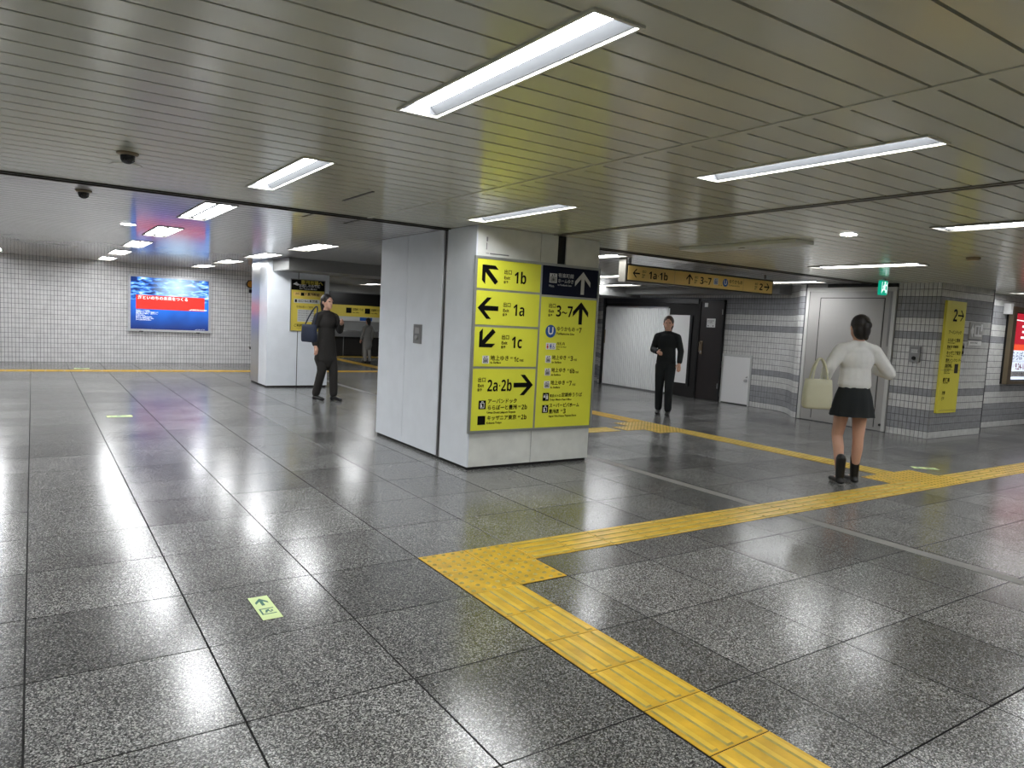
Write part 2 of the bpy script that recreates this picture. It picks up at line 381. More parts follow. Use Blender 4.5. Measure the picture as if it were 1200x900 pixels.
L_(-2.5, -2.25, 12.1, 13.3, 'd', 'twin tube ceiling light cut by the left edge, close above the tiled wall')
L_(3.53, 3.77, -2.05, -.85, 'd', 'twin tube ceiling light at the right edge of the picture')
L_(5.88, 6.14, .46, 1.7, 'd', 'twin tube ceiling light in front of the green exit sign')
L_(3.7, 3.95, 2.75, 4.0, 'd', 'ceiling light peeking out between sign pillar and hanging sign, highest of three')
L_(6.1, 6.35, 5.2, 6.4, 'd', 'ceiling light peeking out between sign pillar and hanging sign, middle of three')
L_(7.9, 8.15, 6.9, 8.3, 'd', 'ceiling light peeking out below the left end of the hanging sign')
L_(7.92, 8.17, 2.95, 4.1, 'd', 'ceiling light just right of the hanging sign, before the grey bulkhead')
L_(10.7, 10.95, .3, 1.5, 'd', 'thin ceiling light above the screen at the far right')
L_(3.8, 4.05, 10.4, 11.6, 'd', 'ceiling light behind the beam in the gap between the pillars, nearer one')
L_(6.1, 6.35, 15.2, 16.4, 'd', 'ceiling light behind the beam in the gap between the pillars, farther one')
# lamps outside the frame, same grid, so the hall is lit all round
for x in (-.575, 1.15): L_(x, x + .16, -4.4, -3.2, 's', None)
for x in (-2.5, -4.9): 
    for y in (-4.4, -2.0, .4): L_(x, x + .16, y, y + 1.2, 's', None)
    for y in (2.66, 5.06, 7.45): L_(x, x + .25, y, y + 1.3, 'd', None)
for y in (-4.4,): L_(3.53, 3.77, y, y + 1.2, 'd', None)
for y in (-4.4, -2.0): L_(5.88, 6.14, y, y + 1.2, 'd', None); L_(8.3, 8.55, y, y + 1.2, 'd', None)
L_(10.7, 10.95, -2.0, -.8, 'd', None)
def make_light(x0, x1, y0, y1, ty, label):
    t = thing('ceiling_light', ((x0 + x1) / 2, (y0 + y1) / 2, H - .002), label or 'strip light in the ceiling beyond the picture edge or behind the viewer', 'light', group='fluorescent ceiling lights' if label else 'ceiling lights out of view')
    w = (x1 - x0) / 2; l = (y1 - y0) / 2; f = .011; dp = .034 if ty == 's' else .016
    m = MB(); m.box(-w - f, -w, -l - f, l + f, -.006, .006); m.box(w, w + f, -l - f, l + f, -.006, .006); m.box(-w, w, -l - f, -l, -.006, .006); m.box(-w, w, l, l + f, -.006, .006)
    m.build('frame', 'fixture' if ty == 's' else 'trim', t)
    m = MB(); m.box(-w, -w + .003, -l, l, .004, dp); m.box(w - .003, w, -l, l, .004, dp); m.box(-w + .003, w - .003, -l, -l + .003, .004, dp); m.box(-w + .003, w - .003, l - .003, l, .004, dp)
    m.box(-w, w, -l, l, dp + .003, dp + .006)
    if ty == 'd': m.poly([(-.02, dp), (0, .006), (.02, dp)], -l + .01, l - .01)
    else:
        m.poly([(-w + .004, .004), (-w * .58, dp), (-w + .004, dp)], -l + .004, l - .004); m.poly([(w - .004, .004), (w - .004, dp), (w * .58, dp)], -l + .004, l - .004)
    m.build('reflector', 'reflector', t)
    if ty == 's': B(-w * .57, w * .57, -l + .006, l - .006, dp - .002, dp).build('lamp_panel', 'tube', t)
    else:
        for s in (-1, 1): B(s * w / 2 - w * .36, s * w / 2 + w * .36, -l + .02, l - .02, dp - .004, dp).build('lamp_panel', 'tube_twin', t)
    return t
for a in LIGHTS: make_light(*a)
dead = thing('ceiling_light', (3.72, .95, H - .002), 'unlit cream ceiling fitting with a closed cover, left of the small round downlight', 'light', group='fluorescent ceiling lights')
B(-.13, .13, -.66, .66, -.028, .0).build('cover', 'fixture', dead); B(-.01, .01, -.03, .03, -.032, -.028).build('latch', 'bronze', dead)
HOLES = [(a[0] - .004, a[1] + .004, a[2] - .004, a[3] + .004) for a in LIGHTS]

# ------------------------------------------------------------------ ceiling
ceil = B(-7.2, 14.4, -7.6, 18.2, H + .10, H + .14).build('ceiling', 'void'); tag(ceil, kind='structure')
def spans(x0, x1, ya, yb):
    cur = [(x0, x1)]
    for hx0, hx1, hy0, hy1 in HOLES:
        if hy0 < yb and hy1 > ya:
            nx = []
            for a, b in cur:
                if hx1 <= a or hx0 >= b: nx.append((a, b))
                else:
                    if hx0 > a: nx.append((a, hx0))
                    if hx1 < b: nx.append((hx1, b))
            cur = nx
    return cur
def slat(m, x0, x1, ya, yb):
    """a slat, cut round the lamps: split lengthways too where a lamp ends inside it"""
    ys = sorted({ya, yb} | {v for h in HOLES for v in (h[2], h[3]) if ya < v < yb and h[1] > x0 and h[0] < x1})
    for p, q in zip(ys, ys[1:]):
        for a, b in spans(x0, x1, p, q): m.box(a, b, p, q, H, H + .012)
SECT = ((-7.1, .60), (.645, 2.245), (2.325, 14.3))
k0 = -50
restA = MB()
for k in range(k0, 16):
    ya = -.02 + .15 * k + .004; yb = ya + .138
    for si, (x0, x1) in enumerate(SECT):
        vis = ya > -3.2
        if vis:
            m = MB(); slat(m, x0, x1, ya, yb); m.build('ceiling_slat', 'slat', ceil)
        else: slat(restA, x0, x1, ya, yb)
restA.build('ceiling_slat_field', 'slat', ceil, kind='stuff')
restB = MB()
for k in range(104):
    ya = 2.47 + .15 * k + .004; slat(restB, -7.1, 14.3, ya, ya + .134)
restB.build('ceiling_slat_field', 'slat_b', ceil, kind='stuff')
tr = MB(); tr.box(-7.1, 14.3, 2.385, 2.42, H - .008, H + .02); tr.box(-7.1, 14.3, 2.435, 2.455, H - .016, H + .02); tr.build('trim_1', 'trim_dark', None, kind='structure')
B(.602, .643, -7.5, 2.38, H - .004, H + .012).build('trim_2', 'slat', None, kind='structure')
tr = MB(); tr.box(2.247, 2.272, -7.5, 2.38, H - .006, H + .012); tr.box(2.296, 2.323, -7.5, 2.38, H - .006, H + .012); tr.build('trim_3', 'trim', None, kind='structure')

def dome(loc, label):
    t = thing('dome_camera', loc, label, 'camera', group='black dome cameras'); t.scale = (.66, .66, .75)
    MB().lathe((0, 0, 0), [(.001, 0), (.085, 0), (.085, -.012), (.07, -.022), (.001, -.022)], 24).build('mount', 'bronze', t)
    MB().lathe((0, 0, 0), [(.058, -.022), (.054, -.05), (.042, -.070), (.02, -.080), (.001, -.082)], 24).build('dome', 'glass_dark', t, smooth=True)
    m = MB(); [m.box(-.003 + .05 * math.cos(a), .003 + .05 * math.cos(a), -.003 + .05 * math.sin(a), .003 + .05 * math.sin(a), -.062, -.022) for a in (0, 2.1, 4.2)]; m.build('bracket', 'black', t)
dome((-1.345, 1.04, H), 'black dome camera on the near side of the dark ceiling trim')
dome((-1.46, 2.88, H), 'black dome camera beyond the dark ceiling trim')
def disc(loc, r, name, m, label, cat, h=.005):
    o = MB().lathe((0, 0, 0), [(.001, 0), (r, 0), (r, -h * .5), (r * .8, -h), (.001, -h)], 24).build(name, m, None, loc=loc); return tag(o, label, cat)
disc((-1.31, 1.45, H), .085, 'ceiling_speaker', 'slat', 'flat round speaker plate beside the nearer dome camera', 'speaker')
disc((3.60, -.18, H), .06, 'downlight', 'tube', 'small round lit downlight right of the unlit cream fitting', 'light')
disc((-.93, 5.25, H), .07, 'downlight', 'tube', 'small round lit downlight among the twin tube row', 'light')
disc((5.6, -.22, H), .06, 'smoke_detector', 'bronze', 'small dark smoke detector on the ceiling above the yellow column sign', 'detector', .03)
disc((2.85, -1.95, H), .06, 'smoke_detector', 'fixture', 'small pale detector at the right edge between two strip lights', 'detector', .03)

# ------------------------------------------------------------------ walls
def tiled(name, path, z0, z1, rows, pitch, stripe=None, mats=('tile_white', 'tile_grey'), holes=(), grout='tile_grout', thick=.05, normal=1, skip_back=False):
    """tile wall along a polyline; tiles face the side at the path's left (normal=1) or right (-1)"""
    wall = MB()
    for (ax, ay), (bx, by) in zip(path, path[1:]):
        d = Vector((bx - ax, by - ay)).normalized(); n = Vector((-d.y, d.x)) * normal
        wall.v += [(ax, ay, z0), (bx, by, z0), (bx, by, z1), (ax, ay, z1), (ax - n.x * thick, ay - n.y * thick, z0), (bx - n.x * thick, by - n.y * thick, z0), (bx - n.x * thick, by - n.y * thick, z1), (ax - n.x * thick, ay - n.y * thick, z1)]
        k = len(wall.v) - 8
        for f in ((0, 1, 2, 3), (5, 4, 7, 6), (3, 2, 6, 7), (0, 4, 5, 1), (0, 3, 7, 4), (1, 5, 6, 2)): wall.f.append(tuple(k + i for i in f)); wall.m.append(0)
    w = wall.build(name, grout, None, kind='structure')
    t = MB(); rh = (z1 - z0) / rows; gp = .0055; s = 0
    segs = []; tot = 0
    for a, b in zip(path, path[1:]):
        l = math.dist(a, b); segs.append((tot, tot + l, a, b)); tot += l
    def at(s):
        for s0, s1, a, b in segs:
            if s <= s1 + 1e-6:
                f = (s - s0) / (s1 - s0); return a[0] + (b[0] - a[0]) * f, a[1] + (b[1] - a[1]) * f, Vector((b[0] - a[0], b[1] - a[1])).normalized()
        return (*b, Vector((b[0] - a[0], b[1] - a[1])).normalized())
    n_ = int(tot / pitch)
    for c in range(n_):
        x0_, y0_, d0 = at(c * pitch + gp / 2); x1_, y1_, d1 = at((c + 1) * pitch - gp / 2)
        nn = Vector((-(y1_ - y0_), x1_ - x0_)).normalized() * normal; o = .004
        for r in range(rows):
            za, zb = z0 + r * rh + gp / 2, z0 + (r + 1) * rh - gp / 2
            if any(h[0] < (c + .5) * pitch < h[1] and h[2] < (za + zb) / 2 < h[3] for h in holes): continue
            k = len(t.v); e = .002
            ux, uy = (x1_ - x0_), (y1_ - y0_); ln = math.hypot(ux, uy); ux /= ln; uy /= ln
            for (px_, py_), sg in (((x0_, y0_), 1), ((x1_, y1_), -1)):
                for z in (za, zb): t.v.append((px_, py_, z))
            for (px_, py_), sg in (((x0_, y0_), 1), ((x1_, y1_), -1)):
                for z, sz in ((za, 1), (zb, -1)): t.v.append((px_ + nn.x * o + ux * e * sg, py_ + nn.y * o + uy * e * sg, z + e * sz))
            mi = stripe[rows - 1 - r] if stripe else 0
            for f in ((4, 6, 7, 5), (0, 2, 6, 4), (2, 3, 7, 6), (3, 1, 5, 7), (1, 0, 4, 5)): t.f.append(tuple(k + i for i in (f if normal < 0 else f[::-1]))); t.m.append(mi)
    t.build('wall_tile', list(mats), w, kind='stuff')
    return w
STR = [0, 0, 1, 1, 1, 0, 0, 1, 0, 0, 0, 0, 0, 0, 0, 1, 0, 0, 1, 1, 1, 0]
HB = H + .01
tiled('wall_back', [(-7.1, 14.18), (2.62, 14.18)], 0, HB, 22, .0605, mats=('tile_back', 'tile_grey'), normal=-1, thick=.1)
tiled('wall_right', [(9.45, 12.5), (9.45, 9.3), (9.15, 9.2), (9.15, 4.5), (9.12, 4.28), (9.03, 4.08), (8.90, 3.92), (8.77, 3.80), (8.66, 3.70), (8.585, 3.60), (8.56, 3.50)],
      0, HB, 22, .0605, STR, normal=-1, holes=((3.75, 7.08, -1, 1.88), (7.10, 7.82, -1, .93)), thick=.05)
tiled('wall_column', [(8.55, 2.04), (8.55, 1.45), (10.13, 1.45), (10.13, 1.80)], 0, HB, 22, .059, STR, normal=-1, thick=.05)
tiled('wall_far_right', [(10.2, 1.80), (14.3, 1.80)], 0, HB, 22, .0605, STR, normal=-1, thick=.05)
for nm, a in (('wall_left', (-7.25, -7.15, -7.6, 18.2)), ('wall_front', (-7.2, 14.4, -7.65, -7.55)), ('wall_east', (14.35, 14.45, -7.6, 1.9)), ('wall_north', (2.6, 9.6, 17.55, 17.65)), ('wall_north_side', (2.62, 2.72, 14.3, 17.6)), ('wall_east_side', (9.5, 9.6, 12.5, 17.55))):
    B(*a, 0, HB).build(nm, 'wall_paint', None, kind='structure')
# bulkhead over the right wall and the beam behind the far pillar
B(8.72, 9.14, 4.15, 12.4, 2.03, H - .002).build('trim_4', 'beam_paint', None, kind='structure')
B(1.58, 9.3, 7.95, 8.85, 1.975, H - .002).build('beam', 'beam_paint', None, kind='structure')

# wall with the big grey fire shutter recess, between curved tiles and tiled column
sh = thing('fire_door', (8.55, 3.50, 0), 'large plain grey fire door panel between the curved tile wall and tiled column', 'door', WEST)
B(0, 1.45, .0, .06, .012, 2.11).build('panel', 'panel_paint', sh)
m = MB(); m.box(.0, .05, -.012, 0, .01, 2.11); m.box(1.40, 1.45, -.03, 0, .01, 2.11); m.box(.05, 1.40, -.012, 0, 2.05, 2.11); m.build('frame', 'wall_paint', sh)
m = MB(); m.box(.24, 1.28, -.002, .0, 1.945, 1.955); m.box(.24, .25, -.002, .0, .05, 1.945); m.box(1.27, 1.28, -.002, 0, .05, 1.945); m.build('seam', 'black', sh)
B(.26, 1.265, -.006, -.0, .06, 1.94).build('leaf', 'panel_paint', sh)
B(1.36, 1.395, -.02, 0, 1.25, 2.04).build('guide_rail', 'steel_grey', sh)
m = MB(); m.cyl((1.385, -.04, .10), (1.385, 0, .10), .018); m.build('bolt', 'black', sh)
B(.35, 1.43, -.01, .05, 2.112, H - .001).build('shadow_gap', 'black', sh)
B(0, .35, 0, .05, 2.112, H - .001).build('head_panel', 'panel_paint', sh)
B(0, 1.45, .0, .05, 0, .011).build('threshold', 'black', sh)

# ------------------------------------------------------------------ main pillar
P = thing('sign_pillar', (1.42, 1.91, 0), 'wide white panelled pillar carrying the big yellow exit sign', 'pillar')
B(.015, 1.375, .015, 2.03, 0, H - .002).build('core', 'black_matt', P)
def panel(m, x0, x1, y0, y1, z0, z1): m.box(x0, x1, y0, y1, z0, z1)
zt = H - .003
for y0, y1, n in ((.0, .52, 'enamel'), (.60, 1.364, 'enamel'), (1.370, 2.04, 'enamel')):
    B(0, .014, y0, y1, .028, zt).build('side_panel', n, P)
m = MB(); m.box(.004, .014, .528, .548, .02, zt); m.box(.004, .014, .572, .592, .02, zt); m.build('joint_rail', 'steel_grey', P)
B(.0145, .688, 0, .0145, .028, zt).build('front_panel', 'enamel_worn', P)
B(.694, 1.39, 0, .0145, .028, .40).build('front_panel', 'enamel_worn', P)
B(.694, .885, 0, .0145, 1.8, zt).build('front_panel', 'enamel_worn', P)
B(.985, 1.39, 0, .0145, 1.8, zt).build('front_panel', 'enamel_worn', P)
B(.689, .693, .004, .0145, .028, zt).build('joint_rail', 'steel_grey', P)
B(1.376, 1.39, .0145, 2.04, .028, zt).build('side_panel', 'enamel', P)
B(.014, 1.39, 2.03, 2.044, .028, zt).build('back_panel', 'enamel', P)
m = MB(); m.box(.10, .115, -.0012, 0, 2.03, 2.07); m.box(.10, .108, -.0012, 0, 1.96, 2.02); m.box(.10, .13, -.0012, 0, 1.925, 1.93); m.box(.14, .34, -.0012, 0, 1.922, 1.932); m.build('scuff_mark', 'steel_grey', P)
k = thing('key_switch', (1.419, 3.06, 1.075), 'small steel key switch plate on the left face of the sign pillar', 'switch', WEST)
B(0, .17, -.012, .0, 0, .19).build('plate', 'steel_grey', k); MB().cyl((.085, -.03, .06), (.085, -.012, .06), .022).build('key_lock', 'steel', k); B(.04, .13, -.015, -.012, .10, .16).build('cover_flap', 'steel', k)

# ------------------------------------------------------------------ pictograms
def elevator(p, x, z, s, back='white', ink='ink'):
    B(x, x + s, -.0012, -.0004, z - s / 2, z + s / 2).build('pictogram', back, p)
    m = MB(); y = -.002
    a = lambda x0, x1, z0, z1: m.box(x + x0 * s, x + x1 * s, y, -.0012, z + z0 * s, z + z1 * s)
    a(.14, .86, -.40, -.34); a(.14, .20, -.34, .10); a(.80, .86, -.34, .10); a(.14, .86, .10, .15)
    for c in (.34, .5, .66): a(c - .055, c + .055, -.30, -.02); a(c - .04, c + .04, 0, .07)
    m.poly([(x + .24 * s, z + .22 * s), (x + .46 * s, z + .22 * s), (x + .35 * s, z + .42 * s)], y, -.0012)
    m.poly([(x + .65 * s, z + .22 * s), (x + .76 * s, z + .42 * s), (x + .54 * s, z + .42 * s)], y, -.0012)
    m.build('pictogram', ink, p)
def shop_icon(p, x, z, s):
    B(x, x + s * .95, -.0012, -.0004, z - s / 2, z + s / 2).build('pictogram', 'ink', p)
    m = MB(); q = lambda pts: m.poly([(x + a * s, z + b * s) for a, b in pts], -.002, -.0012)
    q([(.2, -.38), (.75, -.38), (.75, .18), (.68, .18), (.68, -.31), (.27, -.31), (.27, .18), (.2, .18)]); q([(.2, .18), (.75, .18), (.75, .24), (.2, .24)])
    q([(.36, .24), (.42, .24), (.42, .36), (.54, .36), (.54, .24), (.6, .24), (.6, .42), (.36, .42)]); q([(.30, -.26), (.5, -.26), (.4, .08), (.30, .1)])
    m.build('pictogram', 'white', p)
def office_icon(p, x, z, s):
    B(x, x + s * .95, -.0012, -.0004, z - s / 2, z + s / 2).build('pictogram', 'ink', p)
    m = MB(); a = lambda x0, x1, z0, z1: m.box(x + x0 * s, x + x1 * s, -.002, -.0012, z + z0 * s, z + z1 * s)
    a(.12, .36, -.05, .12); a(.17, .30, .15, .28); a(.1, .42, -.1, -.05); a(.46, .52, -.38, .38); a(.58, .80, -.32, .12); a(.62, .76, .16, .32)
    m.build('pictogram', 'white', p)
def toilet_icon(p, x, z, s):
    B(x, x + s * 1.85, -.0012, -.0004, z - s / 2, z + s / 2).build('pictogram', 'white', p)
    for c, mm in ((.3, 'red'), (.85, 'blue')):
        m = MB(); a = lambda x0, x1, z0, z1: m.box(x + x0 * s, x + x1 * s, -.002, -.0012, z + z0 * s, z + z1 * s)
        a(c - .08, c + .08, .18, .34)
        if mm == 'red': m.poly([(x + (c - .2) * s, z - .2 * s), (x + (c + .2) * s, z - .2 * s), (x + (c + .06) * s, z + .15 * s), (x + (c - .06) * s, z + .15 * s)], -.002, -.0012)
        else: a(c - .15, c + .15, -.12, .15)
        a(c - .09, c - .02, -.4, -.12); a(c + .02, c + .09, -.4, -.12)
        m.build('pictogram', mm, p)
    m = MB(); a = lambda x0, x1, z0, z1: m.box(x + x0 * s, x + x1 * s, -.002, -.0012, z + z0 * s, z + z1 * s)
    a(1.08, 1.11, -.4, .4); a(1.38, 1.46, .2, .36); a(1.36, 1.44, -.1, .18); a(1.36, 1.6, -.14, -.08); a(1.56, 1.62, -.36, -.1); a(1.28, 1.56, -.38, -.33); a(1.26, 1.32, -.36, .0)
    m.build('pictogram', 'blue', p)
def exit_words(p, x, z, h, m='ink', big=None, y=-.001):
    """the small stacked 出口 / Exit / 출구 block; h = its overall height"""
    text(p, '出口', x, z + .28 * h, .255 * h, m, y=y, bold=.02, xs=.95); text(p, 'Exit', x + .02 * h, z - .10 * h, .22 * h, m, y=y, bold=.03, xs=1.05); text(p, '출구', x, z - .40 * h, .15 * h, m, y=y, bold=.03)

# ------------------------------------------------------------------ big exit sign
G = thing('exit_guide_sign', (1.405, 1.895, .335), 'big yellow exit direction board with navy corner on the front of the pillar', 'sign')
SW, SH = 1.415, 1.565
B(0, SW, .0, .014, 0, SH).build('backing', 'sign_frame', G)
m = MB(); f = .022; d = -.010
m.box(0, f, d, 0, 0, SH); m.box(SW - f, SW, d, 0, 0, SH); m.box(f, SW - f, d, 0, 0, f); m.box(f, SW - f, d, 0, SH - f, SH)
m.build('frame', 'sign_frame', G)
cx = .716   # divider
for z0, z1 in ((1.286, 1.541), (.968, 1.266), (.598, .948), (.024, .578)):
    B(.026, cx - .012, -.004, 0, z0, z1).build('sign_panel', 'sign_yellow', G)
B(cx + .012, SW - .024, -.004, 0, 1.272, 1.541).build('sign_panel', 'sign_navy', G, label='navy panel with a white arrow')
B(cx + .012, SW - .024, -.004, 0, .024, 1.252).build('sign_panel', 'sign_yellow', G)
Q = bpy.data.objects.new('print', None); C.objects.link(Q); Q.parent = G; Q.location = (0, -.0045, 0)
def on_face(fn):
    pass
# (sheet coordinates: metres from the board's lower left corner)
K = Q
def jt(p, t, x, z, em, adv=None, m='ink', bold=.025, y=-.001): text(p, t, x, z, em / 1.37, m, y=y, xs=(adv or em) / em, bold=bold)
def sb(t):
    """bold sans letters from the mathematical alphabet"""
    o = ''
    for c in t:
        if c.isdigit(): o += chr(0x1D7EC + ord(c) - 48)
        elif 'a' <= c <= 'z': o += chr(0x1D5EE + ord(c) - 97)
        elif 'A' <= c <= 'Z': o += chr(0x1D5D4 + ord(c) - 65)
        else: o += c
    return o
def num(p, t, x, z, h, w, m='ink', y=-.001):
    """bold digits of cap height h squeezed to width w"""
    o = text(p, sb(t), x, z, h, m, y=y, bold=.0)
    xs_ = [v.co.x for v in o.data.vertices]; zs_ = [v.co.z for v in o.data.vertices]
    k = w / (max(xs_) - min(xs_)); q = h / ((max(zs_) - min(zs_)) if '~' not in t else (max(zs_) - min(zs_)))
    o.data.transform(Matrix.Translation((0, 0, 0)) @ Matrix.Diagonal((k, 1, q, 1)) @ Matrix.Translation((-min(xs_), 0, -(max(zs_) + min(zs_)) / 2)))
    return o
arrow(K, .150, 1.415, .215, PI / 4, w=.20); exit_words(K, .300, 1.405, .13); num(K, '1b', .415, 1.405, .110, .128)
arrow(K, .150, 1.115, .215, PI / 2, w=.20); exit_words(K, .305, 1.115, .13); num(K, '1a', .420, 1.112, .105, .120)
arrow(K, .150, .845, .215, PI * .75, w=.20); exit_words(K, .305, .825, .13); num(K, '1c', .420, .820, .105, .112)
elevator(K, .115, .66, .070); jt(K, '地上ゆき', .200, .672, .050, .050, bold=.02); jt(K, '出口', .413, .678, .018, .014); num(K, '1c', .455, .666, .046, .050); jt(K, '付近', .512, .655, .024, .024); text(K, 'to Surface', .200, .634, .020, bold=.04)
exit_words(K, .078, .440, .13); num(K, '2a·2b', .182, .430, .112, .262); arrow(K, .572, .43, .215, -PI / 2, w=.20)
shop_icon(K, .100, .255, .078); jt(K, 'アーバンドック', .191, .282, .046, .046, bold=.028); jt(K, 'ららぽーと豊洲', .191, .224, .046, .046, bold=.028); jt(K, '出口', .528, .232, .018, .014); num(K, '2b', .566, .226, .046, .060); text(K, 'Urban Dock Lalaport Toyosu', .188, .182, .019, bold=.04)
B(.095, .175, -.0012, -.0004, .075, .155).build('pictogram', 'ink', K); jt(K, 'キッザニア東京', .191, .130, .046, .046, bold=.028); jt(K, '出口', .528, .136, .018, .014); num(K, '2b', .566, .132, .046, .060); text(K, 'Kidzania Tokyo', .188, .088, .019, bold=.04)
elevator(K, .806, 1.430, .086, 'pale', 'ink'); text(K, '90m', .800, 1.356, .026, 'pale'); jt(K, '有楽町線', .905, 1.458, .045, .047, 'pale', bold=.01); jt(K, 'ホームゆき', .905, 1.408, .042, .038, 'pale', bold=.01); text(K, 'to Yurakucho Line', .905, 1.372, .016, 'pale', bold=.03)
arrow(K, 1.205, 1.405, .215, 0, 'pale', w=.19)
exit_words(K, .812, 1.135, .13); num(K, '3~7', .905, 1.128, .105, .195); arrow(K, 1.200, 1.118, .215, 0, w=.20)
m = MB(); m.cyl((.852, -.0015, .935), (.852, -.0003, .935), .060, n=32); m.build('line_mark', 'blue', K, label='round blue line mark with a white letter U')
text(K, 'U', .852, .935, .070, 'white', y=-.0022, bold=.04, align='CENTER')
jt(K, 'ゆりかもめ', .920, .958, .048, .045, bold=.015); jt(K, '出口', 1.160, .960, .018, .014); num(K, '7', 1.192, .955, .048, .030); text(K, 'Yurikamome Line', .920, .915, .022, bold=.04)
toilet_icon(K, .807, .795, .062); jt(K, '改札内', .930, .818, .033, .033, bold=.01); text(K, 'Inside the Gates', .930, .790, .013, bold=.03); text(K, '50m', .930, .768, .016)
for zz, n in ((.672, '3'), (.552, '6b'), (.432, '7')):
    elevator(K, .808, zz, .068); jt(K, '地上ゆき', .885, zz + .014, .046, .0437, bold=.02); jt(K, '出口', 1.076, zz + .020, .018, .014); num(K, n, 1.108, zz + .010, .046, .030 * len(n)); jt(K, '付近', 1.118 + .030 * len(n), zz - .004, .021, .020); text(K, 'to Surface', .885, zz - .028, .020, bold=.04)
office_icon(K, .802, .315, .075); jt(K, '東京メトロ', .882, .322, .030, .027, bold=.03); jt(K, '定期券うりば', 1.022, .328, .044, .0425, bold=.02); text(K, 'Tokyo Metro Pass Office', .882, .286, .019, bold=.04)
shop_icon(K, .802, .200, .075); jt(K, 'スーパービバホーム', .882, .228, .044, .0407, bold=.028); jt(K, '豊洲店', .882, .172, .044, .041, bold=.028); jt(K, '出口', 1.022, .180, .018, .014); num(K, '3', 1.055, .174, .046, .030); text(K, 'Super Viva Home Toyosu Store', .882, .128, .019, bold=.04)
# the print sheet is only a carrier: hang its pieces straight on the board
for o in list(Q.children):
    o.parent = G; o.location = Vector(o.location) + Vector((0, -.0045, 0))
bpy.data.objects.remove(Q)

# ------------------------------------------------------------------ far pillar with poster
P = thing('pillar', (1.51, 8.9, 0), 'narrower white panelled pillar farther back with a yellow and black poster', 'pillar')
B(.015, 1.05, .015, 1.04, 0, H - .002).build('core', 'black_matt', P)
zt2 = H - .002
B(.0, .515, 0, .0145, .03, zt2).build('front_panel', 'enamel', P); B(.53, 1.065, 0, .0145, .03, zt2).build('front_panel', 'enamel', P)
B(0, .0145, .015, .50, .03, zt2).build('side_panel', 'enamel', P); B(-.0, .0145, .506, 1.05, .03, zt2).build('side_panel', 'steel', P, label='shinier steel side panel')
B(1.051, 1.065, .015, 1.05, .03, zt2).build('side_panel', 'enamel', P); B(.016, 1.05, 1.041, 1.055, .03, zt2).build('back_panel', 'enamel', P)
T = thing('market_poster', (1.905, 8.893, .985), 'yellow notice board with black header on the farther white pillar', 'sign')
B(0, .58, -.005, .005, 0, .875).build('backing', 'poster_yellow', T)
m = MB(); m.box(-.012, 0, -.012, .005, -.012, .887); m.box(.58, .592, -.012, .005, -.012, .887); m.box(0, .58, -.012, .005, -.012, 0); m.box(0, .58, -.012, .005, .875, .887); m.build('frame', 'steel_grey', T)
B(.0, .58, -.0065, -.0052, .70, .875).build('header', 'ink', T, label='black header band with yellow characters')
y = -.0072
text(T, '豊洲市場へ', .16, .83, .060, 'poster_yellow', y=y, bold=.03, xs=.95); text(T, 'お越しのお客様', .13, .775, .043, 'white', y=y, xs=.9, bold=.02); text(T, 'For Toyosu Market', .14, .728, .028, 'white', y=y, bold=.02)
m = MB(); m.poly([(.03, .80), (.09, .84), (.10, .82), (.15, .79), (.10, .775)], y, y + .001); m.build('pictogram', 'white', T)
B(.04, .54, -.0068, -.0052, .60, .665).build('caption_box', 'hang_yellow', T); text(T, '改札', .07, .632, .03, 'ink', y=y); B(.165, .225, y, -.0068, .605, .66).build('pictogram', 'ink', T); text(T, '7 豊洲駅前', .235, .632, .04, 'ink', y=y, bold=.03)
B(.05, .50, -.0068, -.0052, .48, .55).build('caption_box', 'pale', T); B(.065, .10, y, -.0068, .49, .54).build('pictogram', 'ink', T); text(T, '出口 Exit 新交通', .12, .515, .035, 'ink', y=y, bold=.02)
B(.115, .40, -.0068, -.0052, .16, .37).build('map', 'pale', T)
text(T, '市場前駅のご案内', .09, .41, .03, 'ink', y=y, xs=.9)
for q in range(5): text(T, 'ゆりかもめ  豊洲 — 市場前', .13, .345 - .04 * q, .017, 'ink', y=y)
text(T, 'ご利用ください', .05, .09, .038, 'ink', y=y, bold=.02); text(T, 'Toyosu Market', .1, .045, .02, 'ink', y=y)

# ------------------------------------------------------------------ blue poster screen on the back wall
A = thing('poster_screen', (-.065, 14.17, .70), 'backlit blue underwater poster with red band on the white tiled wall', 'poster')
AW, AH = 1.69, 1.235
m = MB(); f = .05; m.box(0, f, -.07, .0, 0, AH); m.box(AW - f, AW, -.07, .0, 0, AH); m.box(f, AW - f, -.07, .0, 0, f); m.box(f, AW - f, -.07, .0, AH - f, AH); m.build('frame', 'ad_frame', A)
m = MB(); m.box(.22, .30, -.075, -.06, -.012, .01); m.box(1.38, 1.46, -.075, -.06, -.012, .01); m.build('latch', 'black', A)
s_ = B(-.795, .795, -.001, .02, -.5675, .5675).build('screen', 'sea', A, loc=(AW / 2, -.045, AH / 2))
B(.155, 1.555, -.050, -.0462, .49, .795).build('red_band', 'ad_red', A)
text(A, '海といのちの未来をつくる', .19, .735, .062, 'ad_white', y=-.052, bold=.012); text(A, 'MARUHA NICHIRO', 1.30, .515, .026, 'ad_white', y=-.052, bold=.03)
m = MB(); m.poly([(1.22, .505), (1.275, .505), (1.29, .53)], -.052, -.0502); m.build('logo', 'ad_white', A)
for q, s in enumerate(('海を守り、いのちを育む。', '地球環境とともに生きる食品会社として', '世界の海から食卓まで、つなげていく。', 'その先の未来へ。', '私たちは、海の恵みを大切に', 'おいしさと健康をお届けします。', 'すべては次の世代のために。')):
    text(A, s, .155, .455 - .034 * q, .018, 'ad_white', y=-.048, bold=.02)
text(A, 'www.maruha-nichiro.co.jp', 1.36, .075, .014, 'ad_white', y=-.048)

